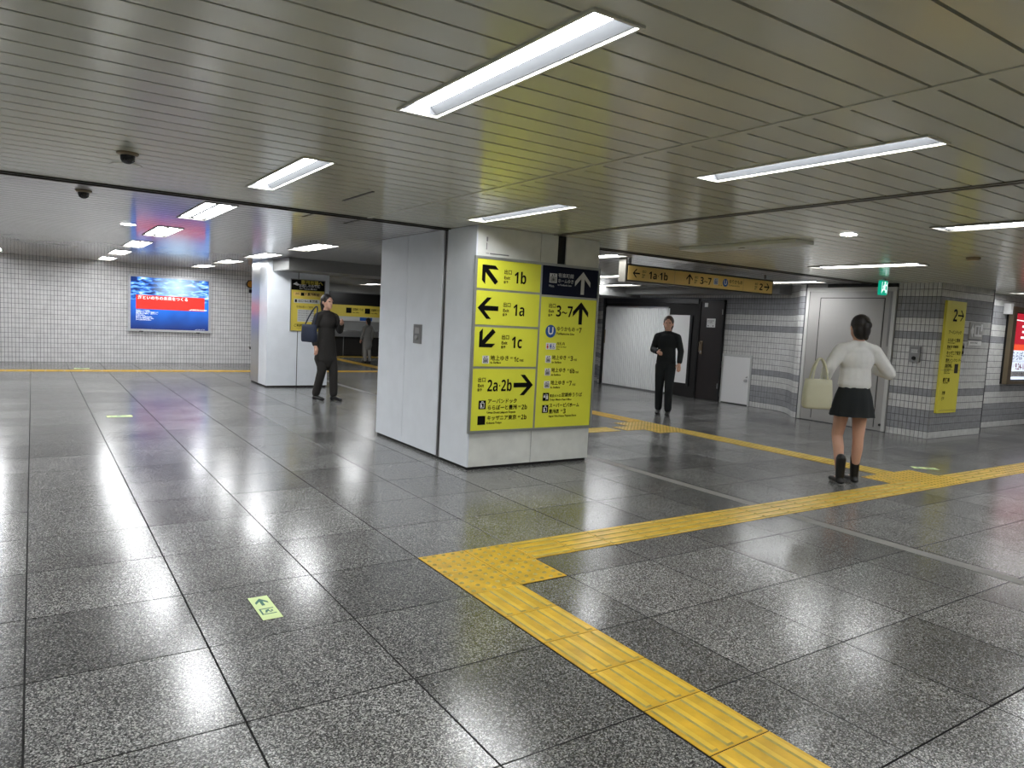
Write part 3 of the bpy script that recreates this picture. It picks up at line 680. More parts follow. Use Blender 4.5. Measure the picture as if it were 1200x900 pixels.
b = thing('warning_beacon', (2.50, 14.16, 1.885), 'round orange and black warning lamp high at the end of the tiled wall', 'lamp')
MB().cyl((0, 0, 0), (0, -.06, 0), .095, n=20).build('housing', 'black', b); MB().cyl((0, -.06, .0), (0, -.12, 0), .078, .05, n=20).build('lens', 'orange', b); B(-.03, .05, -.05, 0, -.20, -.12).build('bracket', 'black', b)
b = thing('wall_tap', (2.52, 14.16, .37), 'little dark tap at the lower end of the tiled wall', 'tap'); MB().cyl((0, 0, 0), (0, -.08, 0), .02).build('spout', 'black', b); B(-.04, .04, -.07, -.05, .02, .04).build('handle', 'black', b)

# ------------------------------------------------------------------ floor stickers
def sticker(x0, y0, w, l, label, rz=0):
    t = thing('floor_sticker', (x0, y0, .0004), label, 'sticker', rz)
    B(-.003, w + .003, -.003, l + .003, 0, .0006).build('edge', 'ink', t); B(0, w, 0, l, .0006, .0014).build('sheet', 'sticker', t)
    m = MB(); z = .0020
    def q(pts):
        n = len(m.v); m.v += [(a * w, b * l, z) for a, b in pts]; m.f.append(tuple(range(n, n + len(pts)))); m.m.append(0)
    q([(.42, .58), (.58, .58), (.58, .80), (.42, .80)]); q([(.5, .90), (.18, .74), (.18, .66), (.5, .80)]); q([(.5, .90), (.5, .80), (.82, .66), (.82, .74)])
    m.build('arrow', 'sticker_green', t)
    m = MB()
    q([(.14, .20), (.86, .20), (.86, .23), (.14, .23)]); q([(.14, .42), (.86, .42), (.86, .45), (.14, .45)]); q([(.14, .23), (.22, .23), (.22, .42), (.14, .42)])
    q([(.34, .27), (.44, .27), (.50, .33), (.60, .27), (.68, .27), (.56, .36), (.66, .39), (.56, .40), (.42, .37)]); q([(.66, .30), (.76, .30), (.76, .36), (.66, .36)])
    m.build('pictogram', 'sticker_green', t)
sticker(-.962, -.448, .088, .272, 'near pale green escape sticker with an arrow on the floor at lower left')
sticker(6.22, .16, .11, .26, 'pale green escape sticker on the floor beside the guide path branch', PI / 2 * 0 + .9)
sticker(-1.08, 5.85, .265, .16, 'distant pale sticker on the floor left of the blue poster reflection')
sticker(-1.13, 12.5, .26, .18, 'farthest pale sticker beside the thin yellow line')

# ------------------------------------------------------------------ hanging sign
T = thing('hanging_sign', (4.09, 2.90, 1.90), 'long hanging yellow direction sign with exits 1a 1b to 2 below the ceiling', 'sign')
W2, H2 = 2.76, .175
B(0, W2, .0, .12, -.012, H2 + .02).build('housing', 'trim_dark', T)
B(.018, W2 - .018, -.006, 0, .006, H2).build('sign_face', 'hang_yellow', T)
m = MB(); m.box(.80, .803, -.0068, -.006, .006, H2); m.box(2.12, 2.123, -.0068, -.006, .006, H2); m.build('joint', 'bronze', T)
for x in (.1, W2 - .1): MB().cyl((x, .06, H2 + .02), (x, .06, H - 1.90 - .001), .016).build('hanger', 'steel_grey', T)
y = -.0075; zc = .090
arrow(T, .15, zc, .115, PI / 2, y=y, w=.15); exit_words(T, .245, zc, .10, y=y); num(T, '1a·1b', .36, zc - .003, .095, .32, y=y)
arrow(T, 1.07, zc, .130, 0, y=y, w=.15); exit_words(T, 1.16, zc, .10, y=y); num(T, '3~7', 1.27, zc - .003, .09, .21, y=y)
o = bpy.data.objects.new('tmp', None); C.objects.link(o); elevator(o, 1.525, zc + .005, .085, 'pale', 'blue')
for c in list(o.children): c.parent = T; c.location.y += -.0065
bpy.data.objects.remove(o); text(T, '3・6b', 1.625, zc - .04, .020, y=y)
MB().cyl((1.755, -.0075, zc), (1.755, -.0065, zc), .052, n=28).build('line_mark', 'blue', T, label='round blue line mark with a letter U'); text(T, 'U', 1.755, zc, .06, 'white', y=-.0085, bold=.03, align='CENTER')
text(T, 'ゆりかもめ', 1.825, zc + .02, .045, y=y, bold=.01, xs=.9); text(T, 'Yurikamome Line', 1.825, zc - .028, .022, y=y)
exit_words(T, 2.36, zc, .10, y=y); num(T, '2', 2.46, zc - .003, .09, .07, y=y); arrow(T, 2.62, zc, .115, -PI / 2, y=y, w=.15)
m = MB(); m.box(-.02, 0, 0, .12, -.02, .262); m.build('end_bracket', 'trim', T)

# ------------------------------------------------------------------ black hoarding with corrugated shutter
Hd = thing('hoarding', (9.10, 9.02, 0), 'black hoarding with pale corrugated sheet, poster board and dark door', 'hoarding', WEST)
B(0, 2.80, 0, .10, 0, 1.945).build('board', 'black_matt', Hd)
m = MB(); m.box(0, .07, -.05, 0, 0, 1.96); m.box(.07, 2.80, -.03, 0, 1.86, 1.955); m.build('frame', 'black', Hd)
cs = MB(); x = .12; k_ = 0; pts = []
while x < 1.98:
    pts += [(x, -.036), (x + .018, -.036), (x + .032, -.006), (x + .050, -.006)]; x += .064
n0 = len(cs.v)
for a, b_ in pts: cs.v += [(a, b_, .03), (a, b_, 1.76)]
for i in range(len(pts) - 1): cs.f.append((i * 2, i * 2 + 2, i * 2 + 3, i * 2 + 1)); cs.m.append(0)
cs.build('corrugated_sheet', 'corrugated', Hd)
B(.12, 1.99, -.045, -.005, 1.76, 1.785).build('top_rail', 'steel', Hd); B(.09, .125, -.04, 0, .03, 1.76).build('edge_channel', 'corrugated', Hd); B(.07, 2.0, -.04, -.005, 0, .03).build('bottom_rail', 'steel_grey', Hd)
B(.10, .115, -.055, -.04, .95, 1.25).build('pull_handle', 'bronze', Hd)
B(1.93, 2.60, -.02, 0, .27, 1.63).build('poster_board', 'white', Hd)
B(2.60, 2.66, -.025, 0, .22, 1.63).build('board_edge', 'black', Hd)
D = thing('site_door', (9.10, 6.175, 0), 'dark brown door with a lever handle and white notice at the hoarding end', 'door', WEST)
B(0, .55, 0, .08, .01, 1.91).build('leaf', 'door_black', D); m = MB(); m.box(-.02, 0, -.02, .08, 0, 1.94); m.box(.55, .58, -.02, .08, 0, 1.94); m.box(0, .55, -.02, .08, 1.91, 1.94); m.build('frame', 'black', D)
for z in (.95,): B(.04, .10, -.008, 0, .88, 1.14).build('handle_plate', 'bronze', D); MB().cyl((.07, -.05, 1.10), (.07, -.008, 1.10), .012).build('handle', 'bronze', D); B(.06, .08, -.055, -.035, .92, 1.12).build('handle_lever', 'bronze', D)
m = MB(); m.cyl((.07, -.03, .93), (.07, 0, .93), .022); m.build('lock', 'steel', D)
B(.17, .38, -.002, 0, 1.41, 1.58).build('notice', 'white', D); text(D, '関係者以外\n立入禁止', .19, 1.515, .024, y=-.003); B(.20, .22, -.003, -.002, 1.43, 1.45).build('notice_mark', 'ink', D); B(.32, .34, -.003, -.002, 1.43, 1.45).build('notice_mark', 'ink', D)
B(.09, .17, -.002, 0, 1.80, 1.88).build('notice', 'white', D)
for z in (.25, 1.66): B(.548, .566, -.03, .0, z, z + .1).build('hinge', 'steel_grey', D)
D = thing('service_door', (9.144, 5.585, 0), 'low white service door set in the striped tile wall', 'door', WEST)
B(.03, .64, -.012, .004, .02, .89).build('leaf', 'white', D); m = MB(); m.box(0, .028, -.02, .004, 0, .93); m.box(.642, .67, -.02, .004, 0, .93); m.box(.028, .642, -.02, .004, .895, .93); m.build('frame', 'pale', D)
B(.028, .642, -.01, .004, 0, .018).build('threshold', 'black', D)
MB().cyl((.575, -.045, .46), (.575, -.012, .46), .028, n=16).build('knob', 'steel', D); MB().poly([(.555, .515), (.60, .515), (.60, .545)], -.016, -.012).build('key_cover', 'steel_grey', D)
for z in (.10, .66): B(-.006, .012, -.032, -.02, z, z + .12).build('hinge', 'steel_grey', D)
R = thing('handrail', (9.2, 9.75, 0), 'short steel handrail beyond the left end of the hoarding', 'handrail', WEST)
for x in (0, .55): MB().cyl((x, 0, 0), (x, 0, 1.25), .02).build('post', 'steel', R)
for z in (.15, 1.25): MB().cyl((-.05, 0, z), (.6, 0, z), .02).build('rail', 'steel', R)

# ------------------------------------------------------------------ things on the tiled column
T = thing('column_sign', (8.66, 1.444, .365), 'tall narrow yellow sign with 2 and an arrow on the tiled column', 'sign')
B(0, .545, -.035, .0, 0, 1.565).build('board', 'lum_yellow', T); B(.03, .515, -.037, -.035, .035, .60).build('lower_sheet', 'lum_yellow', T)
m = MB(); m.box(.0, .545, -.038, -.035, .60, .604); m.box(.05, .50, -.0385, -.0375, .035, .039); m.build('rule_line', 'bronze', T)
y = -.0385
num(T, '2', .19, 1.37, .17, .11, y=y); arrow(T, .405, 1.37, .17, -PI / 2, y=y, w=.13)
for z, s, h in ((1.13, 'ホテル・公園', .04), (1.01, 'がすてなーに ガスの科学館', .034), (.975, 'Museum of Gas', .018), (.91, '豊洲シビックセンター', .032), (.885, 'Toyosu Civic Center', .016), (.80, '区豊洲図書館', .045), (.765, 'Toyosu Library', .022), (.71, 'ららぽーと・豊洲公園', .036), (.685, 'Lalaport Toyosu Park', .016), (.65, '昭和大学江東豊洲病院', .024), (.625, 'Showa University Hospital', .014)):
    pass
rows = [(1.13, 'アーバンドック', .042), (1.02, 'ららぽーと豊洲', .040), (.985, 'Urban Dock Lalaport', .020), (.93, '豊洲公園  豊洲駅前', .030), (.90, 'Toyosu Park', .018), (.84, 'キッザニア東京', .046), (.80, 'Kidzania Tokyo', .024), (.74, '豊洲シビックセンター', .036), (.71, 'Toyosu Civic Center', .018), (.67, '豊洲図書館', .028)]
rows = [(1.16 - (1.16 - z) * 1.0, s, h) for z, s, h in rows]
for z, s, h in rows: text(T, s, .10, z, h, y=y, bold=.02, xs=.92)
for q, s in enumerate(('江東区役所 出張所', 'Koto City Branch', '文化センター', 'Culture Center')): text(T, s, .08, .645 - .03 * q if q < 1 else .645 - .028 * q, .020, y=y, bold=.02)
text(T, '郵便局', .08, .46, .046, y=y, bold=.05); text(T, 'Post Office', .09, .425, .022, y=y, bold=.03)
text(T, '交番', .09, .285, .032, y=y, bold=.04); text(T, 'Police Box', .09, .26, .014, y=y); text(T, 'バス', .08, .205, .032, y=y, bold=.04); text(T, 'Bus', .09, .18, .014, y=y)
B(.37, .47, -.040, -.0385, .56, .69).build('photo_patch', 'door_black', T)
k = thing('switch_plate', (9.21, 1.444, 1.17), 'narrow dark plate with two round buttons beside the tall yellow sign', 'switch')
B(0, .085, -.02, 0, 0, .18).build('plate', 'steel_grey', k); [MB().cyl((.042, -.03, z), (.042, -.02, z), .022).build('button', 'black', k) for z in (.05, .13)]
k = thing('relief_map', (9.42, 1.444, 1.36), 'pale raised relief plate on the tiled column right of the yellow sign', 'plaque')
B(0, .40, -.015, 0, .06, .30).build('plate', 'map_plate', k)
m = MB(); m.poly([(.02, .18), (.08, .28), (.08, .22), (.11, .22), (.11, .14), (.08, .14), (.08, .08)], -.022, -.015); m.box(.14, .36, -.022, -.015, .10, .13); m.box(.14, .17, -.022, -.015, .13, .26); m.box(.24, .27, -.022, -.015, .13, .24); m.box(.31, .37, -.022, -.015, .18, .28); m.box(.17, .36, -.022, -.015, .24, .26); m.build('relief', 'white', k)
B(.0, .40, -.012, 0, -.03, .035).build('caption_plate', 'white', k); text(k, '構内案内 触知図', .06, .004, .022, y=-.013)
k = thing('intercom_box', (8.545, 1.79, 1.055), 'small grey intercom box with a black knob on the column\'s striped side', 'intercom', WEST)
B(0, .15, -.035, 0, 0, .22).build('box', 'steel_grey', k); MB().cyl((.075, -.05, .055), (.075, -.035, .055), .026).build('knob', 'black', k); B(.03, .12, -.038, -.035, .13, .18).build('label_plate', 'pale', k); text(k, 'インターホン', .035, .155, .014, y=-.039)

# exit sign
E_ = thing('exit_sign', (7.55, 1.75, 1.94), 'green lit emergency exit box hanging before the grey fire door', 'exit sign')
B(.03, .17, 0, .05, 0, .19).build('box', 'exit_green', E_); MB().cyl((.1, .025, .19), (.1, .025, H - 1.941), .012).build('hanger', 'steel', E_)
m = MB(); q = lambda pts: m.poly(pts, -.003, 0)
q([(.09, .145), (.12, .145), (.12, .175), (.09, .175)]); q([(.05, .10), (.09, .14), (.15, .14), (.155, .12), (.12, .12), (.115, .08), (.15, .06), (.14, .03), (.12, .03), (.125, .05), (.085, .07), (.05, .04), (.035, .05), (.08, .10), (.065, .105)])
m.build('pictogram', 'exit_white', E_); m = MB(); m.box(.033, .04, -.003, 0, .02, .17); m.box(.16, .167, -.003, 0, .02, .17); m.build('pictogram', 'exit_white', E_)

# ------------------------------------------------------------------ screen at the far right
A = thing('advert_screen', (11.45, 1.79, .72), 'red and white advertising screen in a dark frame at the right edge', 'screen')
B(.0, 2.4, -.03, 0, 0, 1.26).build('backing', 'black', A)
m = MB(); m.box(0, .13, -.10, -.03, 0, 1.27); m.box(2.28, 2.4, -.10, -.03, 0, 1.27); m.box(.13, 2.28, -.07, -.03, 1.19, 1.27); m.box(.13, 2.28, -.07, -.03, 0, .05); m.build('frame', 'bronze', A)
B(.20, 2.20, -.034, -.03, .07, .56).build('screen_lower', 'ad2_white', A); B(.20, 2.20, -.034, -.03, .66, 1.17).build('screen_upper', 'ad2_red', A); B(.20, 2.20, -.034, -.03, .56, .66).build('screen_band', 'ad2_orange', A)
y = -.036
text(A, '三井ショッピングパーク', .50, .85, .20, 'ad_white', y=y, bold=.03); m = MB(); m.poly([(.20, 1.055), (.9, 1.04), (2.2, 1.10), (2.2, 1.11), (.9, 1.052), (.20, 1.07)], y, -.034); m.build('light_streak', 'ad_white', A)
text(A, 'ららぽーと豊洲', .24, .455, .115, 'ad2_ink', y=y, bold=.01, xs=.9); text(A, 'URBAN DOCK LaLaport TOYOSU', .24, .375, .03, 'ad2_ink', y=y); text(A, 'フェア', .24, .30, .05, 'ad2_crimson', y=y); text(A, '9.24-10.6', .42, .285, .11, 'ad2_crimson', y=y, bold=.03, xs=.85)
B(.28, 2.1, -.0355, -.034, .12, .21).build('caption_box', 'white', A); text(A, 'つながる秋のおトク', .32, .165, .06, 'ad2_ink', y=-.037)
o = B(0, .09, -.10, 0, 0, .17).build('sensor_box', 'white', None, loc=(11.32, 1.794, 1.86)); tag(o, 'small white box on the wall at the top corner of the screen', 'box')

# ------------------------------------------------------------------ counter seen in the gap between the pillars
T = thing('ticket_counter', (4.2, 17.45, 0), 'distant ticket counter front with black header and yellow sign band', 'counter')
B(0, 5, 0, .08, .06, 1.95).build('front', 'beam_paint', T)
B(0, 5, -.05, 0, 1.56, 1.92).build('header', 'black', T); B(0, 5, -.06, 0, 1.22, 1.56).build('sign_band', 'poster_yellow', T); B(0, 5, -.04, 0, 1.08, 1.22).build('lower_band', 'pale', T)
B(0, 5, -.20, 0, .72, .78).build('shelf', 'steel', T); B(0, 5, -.10, 0, .60, .72).build('shelf_front', 'steel', T)
for q in range(8): B(.02 + .62 * q, .60 + .62 * q, -.03, 0, .02, .60).build('cupboard_door', 'black_matt', T)
for q in (1.9, 2.5, 3.4): B(q, q + .17, -.064, -.06, 1.32, 1.48).build('pictogram', 'ink', T)
for q in (2.1, 2.7, 3.6): text(T, '定期券うりば', q, 1.43, .06, y=-.064, bold=.03, xs=.7); text(T, 'Pass Office', q, 1.34, .035, y=-.064, bold=.03)
B(2.35, 2.75, -.045, -.04, 1.10, 1.20).build('blue_plate', 'blue', T)

# lettering and marks belong to the panel they are printed on
def nest(root_name, panels, kids=('lettering', 'arrow', 'pictogram', 'line_mark', 'logo', 'handle_lever', 'map')):
    for r in [o for o in C.objects if o.name.split('.')[0] == root_name and o.parent is None]:
        ch = list(r.children)
        ps = [(o, [min(v.co[i] for v in o.data.vertices) for i in (0, 2)], [max(v.co[i] for v in o.data.vertices) for i in (0, 2)]) for o in ch if o.name.split('.')[0] in panels and o.location.length < 1e-6]
        ps.sort(key=lambda p: (p[2][0] - p[1][0]) * (p[2][1] - p[1][1]))
        for o in ch:
            if o.name.split('.')[0] not in kids: continue
            vs = o.data.vertices; cx = sum(v.co.x for v in vs) / len(vs) + o.location.x; cz = sum(v.co.z for v in vs) / len(vs) + o.location.z
            for p, lo, hi in ps:
                if lo[0] <= cx <= hi[0] and lo[1] <= cz <= hi[1]: o.parent = p; break
for a in (('exit_guide_sign', ('sign_panel',)), ('market_poster', ('header', 'caption_box', 'map', 'backing')), ('poster_screen', ('red_band',)), ('hanging_sign', ('sign_face',)),
          ('column_sign', ('board', 'lower_sheet')), ('advert_screen', ('screen_lower', 'screen_upper', 'caption_box')), ('ticket_counter', ('sign_band',)), ('relief_map', ('caption_plate',)), ('intercom_box', ('label_plate',)), ('site_door', ('notice', 'handle_plate'))):
    nest(a[0], a[1], ('lettering', 'arrow', 'pictogram', 'line_mark', 'logo', 'handle_lever', 'handle', 'notice_mark', 'photo_patch', 'rule_line', 'light_streak'))

# air slots in the ceiling panels
for (x, y_, h_), l in (((.112, 1.36, .28), 'dark air slot in the ceiling left of the sign pillar, nearest of three'), ((.19, 2.63, .2), 'thin dark air slot just beyond the ceiling trim, farther left of the pair there'), ((.607, 2.72, .22), 'thin dark air slot just beyond the ceiling trim, closer to the sign pillar')):
    o = B(-.010, .010, -h_, h_, -.005, -.0005).build('air_slot', 'trim_dark', None, loc=(x, y_, H)); tag(o, l, 'air slot')

# ------------------------------------------------------------------ people
def remesh(parts, name, m, vox, parent=None, smooth=2, loc=(0, 0, 0), rz=0, mirror=None):
    """parts: ('c', p, q, r1, r2[, flat]) tapered limbs; ('e', centre, (rx,ry,rz)) ellipsoids -> one continuous surface"""
    bm = bmesh.new()
    for pt in parts:
        if pt[0] == 'e':
            c, r = Vector(pt[1]), pt[2]
            R_ = Matrix.Rotation(pt[3], 4, 'Y') if len(pt) > 3 else Matrix.Identity(4)
            bmesh.ops.create_uvsphere(bm, u_segments=16, v_segments=10, radius=1, matrix=Matrix.Translation(c) @ R_ @ Matrix.Diagonal((*r, 1)))
        else:
            p, q, a, b = Vector(pt[1]), Vector(pt[2]), pt[3], pt[4]; fl = pt[5] if len(pt) > 5 else (1, 1)
            n = 14; d = (q - p); rings = []
            ax = Vector((1, 0, 0)) if abs(d.normalized().x) < .9 else Vector((0, 0, 1))
            ux = (ax - d.normalized() * ax.dot(d.normalized())).normalized(); uy = d.normalized().cross(ux)
            prof = [(-a * .9, .35 * a), (-a * .6, .75 * a), (0, a), (d.length / 2, (a + b) / 2), (d.length, b), (d.length + b * .6, .75 * b), (d.length + b * .9, .35 * b)]
            for s, r in prof:
                o = p + d.normalized() * s
                rings.append([bm.verts.new(o + (ux * math.cos(2 * PI * i / n) * fl[0] + uy * math.sin(2 * PI * i / n) * fl[1]) * r) for i in range(n)])
            for A_, B_ in zip(rings, rings[1:]):
                for i in range(n): bm.faces.new((A_[i], A_[(i + 1) % n], B_[(i + 1) % n], B_[i]))
            bm.faces.new(rings[0][::-1]); bm.faces.new(rings[-1])
    bmesh.ops.recalc_face_normals(bm, faces=bm.faces)
    me = bpy.data.meshes.new('raw'); bm.to_mesh(me); bm.free()
    t = bpy.data.objects.new('raw', me); C.objects.link(t)
    r = t.modifiers.new('r', 'REMESH'); r.mode = 'VOXEL'; r.voxel_size = vox; r.use_smooth_shade = True
    s = t.modifiers.new('s', 'SMOOTH'); s.factor = .5; s.iterations = smooth
    dg = bpy.context.evaluated_depsgraph_get(); out = bpy.data.meshes.new_from_object(t.evaluated_get(dg)); out.name = name
    bpy.data.objects.remove(t); out.materials.clear(); out.materials.append(M[m])
    out.polygons.foreach_set('use_smooth', [True] * len(out.polygons))
    o = bpy.data.objects.new(name, out); C.objects.link(o)
    if parent is not None: o.parent = parent
    else: o.location = loc; o.rotation_euler = (0, 0, rz)
    return o
def V3(*a): return Vector(a)
def lerp(a, b, t): return a + (b - a) * t
def hand(wrist, elbow, curl=.5, side=1, up=Vector((0, 0, 1))):
    d = (wrist - elbow).normalized(); s = d.cross(Vector((0, 1, 0)) if abs(d.y) < .8 else Vector((1, 0, 0))).normalized(); n = s.cross(d).normalized()
    if n.dot(Vector((0, 1, 0))) < 0 and abs(d.y) < .8: n = -n
    parts = [('c', wrist, wrist + d * .075, .024, .030, (1, .8))]
    kn = wrist + d * .085
    for i, (off, L) in enumerate(((-.027, .062), (-.009, .072), (.009, .068), (.026, .052))):
        b_ = kn + n * 0 + s * off; mid = b_ + (d * (1 - curl * .5) + s * 0 + n * curl * .5).normalized() * L * .5; tip = mid + (d * (1 - curl) + n * curl).normalized() * L * .5
        parts += [('c', b_, mid, .0095, .0088), ('c', mid, tip, .0085, .007)]
    tb = wrist + d * .03 + s * -.022 * side; tm_ = tb + (d * .6 - s * side * .7 + n * .3).normalized() * .035
    parts += [('c', tb, tm_, .012, .010), ('c', tm_, tm_ + (d + n * .3).normalized() * .028, .0095, .008)]
    return parts
def person(loc, rz, height, label, top, bottom, hairm, sk):
    """local frame: facing -y, feet at z=0; sk = pose dict in a 1.60 m figure"""
    k = height / 1.60
    g = {n: Vector(v) for n, v in sk.items() if not n.startswith('_')}
    HC = g.get('head', V3(0, -.005, 1.485))
    for s, sg in (('l', 1), ('r', -1)):
        g.setdefault('sh' + s, V3(.158 * sg, .005, 1.268)); g.setdefault('hip' + s, V3(.078 * sg, 0, .80))
    body = [('e', HC + V3(0, .008, .012), (.074, .092, .098)), ('e', HC + V3(0, -.022, -.045), (.058, .066, .068)),          # skull, jaw
            ('e', HC + V3(0, -.098, -.018), (.012, .018, .022)), ('e', HC + V3(0, -.083, -.062), (.026, .012, .008)), ('e', HC + V3(0, -.075, -.092), (.022, .016, .014)),   # nose, mouth, chin
            ('e', HC + V3(.078, .006, -.012), (.008, .018, .028)), ('e', HC + V3(-.078, .006, -.012), (.008, .018, .028)),
            ('e', HC + V3(0, -.082, .018), (.05, .014, .008)),
            ('c', HC + V3(0, .015, -.09), V3(0, .012, 1.32), .050, .054),
            ('c', V3(0, .01, 1.325), V3(.13, .01, 1.27), .050, .048), ('c', V3(0, .01, 1.325), V3(-.13, .01, 1.27), .050, .048), ('e', V3(0, 0, 1.25), (.13, .08, .07)), ('e', V3(0, 0, 1.18), (.135, .09, .13)), ('e', V3(0, 0, 1.00), (.112, .078, .13)), ('e', V3(0, .01, .87), (.148, .098, .11))]
    for s, sg in (('l', 1), ('r', -1)):
        body += [('c', g['sh' + s], g['el' + s], .043, .034), ('c', g['el' + s], g['wr' + s], .034, .022)] + hand(g['wr' + s], g['el' + s], .45, sg)
        body += [('c', g['hip' + s], g['kn' + s], .078, .052), ('c', g['kn' + s], lerp(g['kn' + s], g['an' + s], .3) + V3(0, .012, 0), .050, .050), ('c', lerp(g['kn' + s], g['an' + s], .3) + V3(0, .012, 0), g['an' + s], .050, .032),
                 ('c', g['an' + s] + V3(0, .01, -.03), g['an' + s] + V3(0, -.13, -.055), .032, .026, (1, .7))]
    o = remesh(body, 'person', 'skin', .0075, None, 3, loc, rz); o.scale = (k, k, k); tag(o, label, 'person')
    # eyes
    for sg in (-1, 1): MB().lathe(HC + V3(.030 * sg, -.084, .006), [(.001, -.008), (.010, -.004), (.012, 0), (.010, .004), (.001, .008)], 12).build('eye', 'hair', o, smooth=True)
    T = g
    if top == 'blouse' or top in ('jacket', 'coat'):
        m_ = {'blouse': 'shirt_white', 'jacket': 'cloth_black', 'coat': sk['_coat'] if '_coat' in sk else 'cloth_dark'}[top]
        low = {'blouse': .92, 'jacket': .86, 'coat': .62}[top]
        sh = [('c', V3(0, .012, 1.315), V3(.135, .012, 1.272), .058, .060), ('c', V3(0, .012, 1.315), V3(-.135, .012, 1.272), .058, .060), ('e', V3(0, 0, 1.24), (.145, .10, .09)), ('e', V3(0, 0, 1.17), (.162, .118, .15)), ('e', V3(0, .0, 1.02), (.145, .108, .15)), ('c', V3(0, .012, 1.30), V3(0, .01, 1.345), .066, .058)]
        sh += [('c', V3(0, 0, 1.10), V3(0, .005, low + .02), .14, .155, (1, .75))]
        if top == 'coat': sh += [('c', V3(0, .0, .9), V3(0, .005, low), .155, .185, (1, .72))]
        for s, sg in (('l', 1), ('r', -1)):
            end = .80 if top == 'blouse' else .92
            a, b = (.066, .058) if top == 'blouse' else (.060, .052)
            sh += [('c', T['sh' + s], T['el' + s], a, b), ('c', T['el' + s], lerp(T['el' + s], T['wr' + s], end), b, .044)]
        remesh(sh, {'blouse': 'blouse', 'jacket': 'jacket', 'coat': 'coat'}[top], m_, .010, o, 4)
    if bottom == 'skirt':
        m = MB(); n = 40; prof = [(.128, .96, 0), (.140, .92, .004), (.168, .84, .010), (.188, .74, .018), (.205, .645, .026)]
        for r, z, w in prof:
            for i in range(n):
                t = 2 * PI * i / n; rr = r + w * .5 * math.cos(10 * t); m.v.append((rr * math.cos(t), .006 + rr * .76 * math.sin(t), z))
        for q in range(len(prof) - 1):
            for i in range(n):
                j = (i + 1) % n; m.f.append((q * n + i, q * n + n + i, q * n + n + j, q * n + j)); m.m.append(0)
        kk = len(m.v)
        m.f.append(tuple(reversed(range(n)))); m.m.append(0)
        m.build('skirt', 'cloth_black', o, smooth=True)
    else:
        tr = [('e', V3(0, .008, .86), (.160, .112, .12))]
        for s in 'lr': tr += [('c', T['hip' + s], T['kn' + s], .092, .070), ('c', T['kn' + s], T['an' + s] + V3(0, .005, .02), .068, .060)]
        remesh(tr, 'trousers', bottom, .010, o, 4)
    for s in 'lr':
        a = T['an' + s]
        if bottom == 'skirt': remesh([('c', a + V3(0, .005, .16), a + V3(0, .012, -.02), .046, .040), ('c', a + V3(0, .02, -.045), a + V3(0, -.135, -.058), .040, .036, (1, .75)), ('e', a + V3(0, .025, -.06), (.038, .045, .025))], 'boot', 'shoe_black', .008, o, 2)
        else: remesh([('c', a + V3(0, .02, -.035), a + V3(0, -.15, -.055), .042, .037, (1, .75)), ('e', a + V3(0, .03, -.055), (.038, .045, .03))], 'shoe', 'shoe_black', .008, o, 2)
    hr = [('e', HC + V3(0, .022, .028), (.086, .098, .098)), ('e', HC + V3(0, .055, -.03), (.080, .062, .09))]
    if hairm == 'hair_tied': hr += [('e', HC + V3(-.02, .10, .02), (.045, .04, .045)), ('c', HC + V3(-.01, .11, .0), HC + V3(-.015, .11, -.10), .034, .022)]
    else: hr += [('c', HC + V3(0, .06, -.03), HC + V3(0, .055, -.13), .070, .055)]
    remesh(hr, 'hair', 'hair_brown' if hairm == 'brown' else 'hair', .008, o, 3)
    return o
# woman in white blouse and black skirt, seen from behind, walking away
person((4.52, .20, .004), PI - .55, 1.56, 'person with dark tied hair in white blouse, short black skirt and dark boots, walking away', 'blouse', 'skirt', 'hair_tied',
    dict(ell=(.27, .02, 1.08), wrl=(.26, -.10, .90), elr=(-.30, .06, 1.06), wrr=(-.21, -.15, 1.10), knl=(.09, -.06, .45), anl=(.095, .06, .085), knr=(-.085, .0, .45), anr=(-.09, -.03, .085)))
bag = thing('tote_bag', (0, 0, 0), 'cream tote bag hanging at the side of the person in the white blouse', 'bag')
def bag_mesh(wd, dp, h):
    m = MB(); n = 20; prof = [(.90, 0), (1, .02), (1.03, h * .4), (.96, h * .8), (.90, h)]
    for r, z in prof:
        for i in range(n):
            t = 2 * PI * i / n; cx_, sx_ = math.cos(t), math.sin(t); m.v.append((math.copysign(abs(cx_) ** .5, cx_) * wd / 2 * r, math.copysign(abs(sx_) ** .5, sx_) * dp / 2 * r, z))
    for q in range(len(prof) - 1):
        for i in range(n):
            j = (i + 1) % n; m.f.append((q * n + i, q * n + j, q * n + n + j, q * n + n + i)); m.m.append(0)
    m.f.append(tuple(reversed(range(n)))); m.m.append(0); m.f.append(tuple(len(m.v) - n + i for i in range(n))); m.m.append(0)
    return m
def strap(p0, p1, top, r=.009):
    pts = []
    for i in range(13):
        t = i / 12; a = p0.lerp(p1, t); a = a + (top - (p0 + p1) / 2) * math.sin(PI * t) ** .6; pts.append(a)
    m = MB()
    for a, b in zip(pts, pts[1:]): m.cyl(a, b, r, n=8, caps=False)
    return m
bag.rotation_euler = (0, 0, -.55)
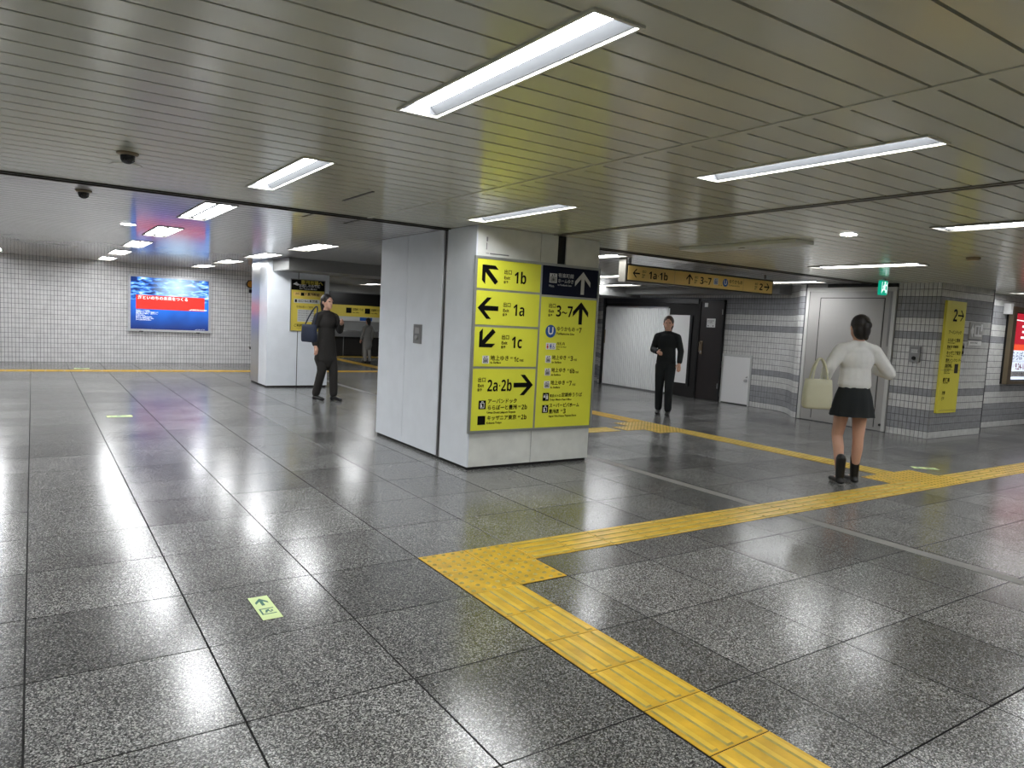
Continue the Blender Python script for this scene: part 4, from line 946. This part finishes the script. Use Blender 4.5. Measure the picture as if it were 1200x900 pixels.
# placed on the walker's left, hanging from the forearm
wm = Matrix.Translation((4.52, .20, 0)) @ Matrix.Rotation(PI - .55, 4, 'Z')
bp_ = wm @ Vector((.33, .02, 0)); bag.location = (bp_.x - .03, bp_.y, .69)
bag_mesh(.26, .10, .27).build('bag_body', 'bag_cream', bag, smooth=True)
for yy in (-.035, .035): strap(V3(-.07, yy, .26), V3(.07, yy, .26), V3(0, yy * .3, .46)).build('handle', 'bag_cream', bag)

w1 = person((1.90, 7.05, .0), .35, 1.60, 'person in a long dark coat holding one hand up, standing by the farther pillar', 'coat', 'cloth_dark', 'dark',
    dict(_coat='cloth_dark', ell=(.24, -.02, 1.06), wrl=(.10, -.22, 1.16), elr=(-.23, .03, 1.04), wrr=(-.25, -.06, .84), knl=(.085, -.08, .45), anl=(.09, -.10, .08), knr=(-.085, -.02, .45), anr=(-.09, .09, .08)))
bg = thing('shoulder_bag', (0, 0, 0), 'navy shoulder bag worn by the person in the long dark coat', 'bag', .35)
wm = Matrix.Translation((1.90, 7.05, 0)) @ Matrix.Rotation(.35, 4, 'Z'); q_ = wm @ Vector((-.27, .06, 0)); bg.location = (q_.x, q_.y, .88)
bag_mesh(.10, .30, .26).build('bag_body', 'cloth_navy', bg, smooth=True); strap(V3(0, -.1, .25), V3(0, .1, .25), V3(.10, -.03, .53), .010).build('strap', 'cloth_navy', bg)
person((6.42, 4.42, 0), -.9, 1.54, 'person with brown hair dressed all in black before the corrugated shutter', 'jacket', 'cloth_black', 'brown',
    dict(ell=(.22, .04, 1.05), wrl=(.22, -.08, .86), elr=(-.22, .02, 1.05), wrr=(-.12, -.20, 1.02), knl=(.08, -.09, .45), anl=(.085, -.05, .08), knr=(-.08, .0, .45), anr=(-.085, .12, .08)))
person((5.75, 14.8, 0), PI + .3, 1.22, 'small distant person in a light grey coat at the edge of the sign pillar', 'coat', 'cloth_grey', 'dark',
    dict(_coat='cloth_grey', ell=(.23, .02, 1.06), wrl=(.24, -.06, .84), elr=(-.23, .02, 1.06), wrr=(-.24, -.06, .84), knl=(.08, -.03, .45), anl=(.085, 0, .08), knr=(-.08, .0, .45), anr=(-.085, .04, .08)))
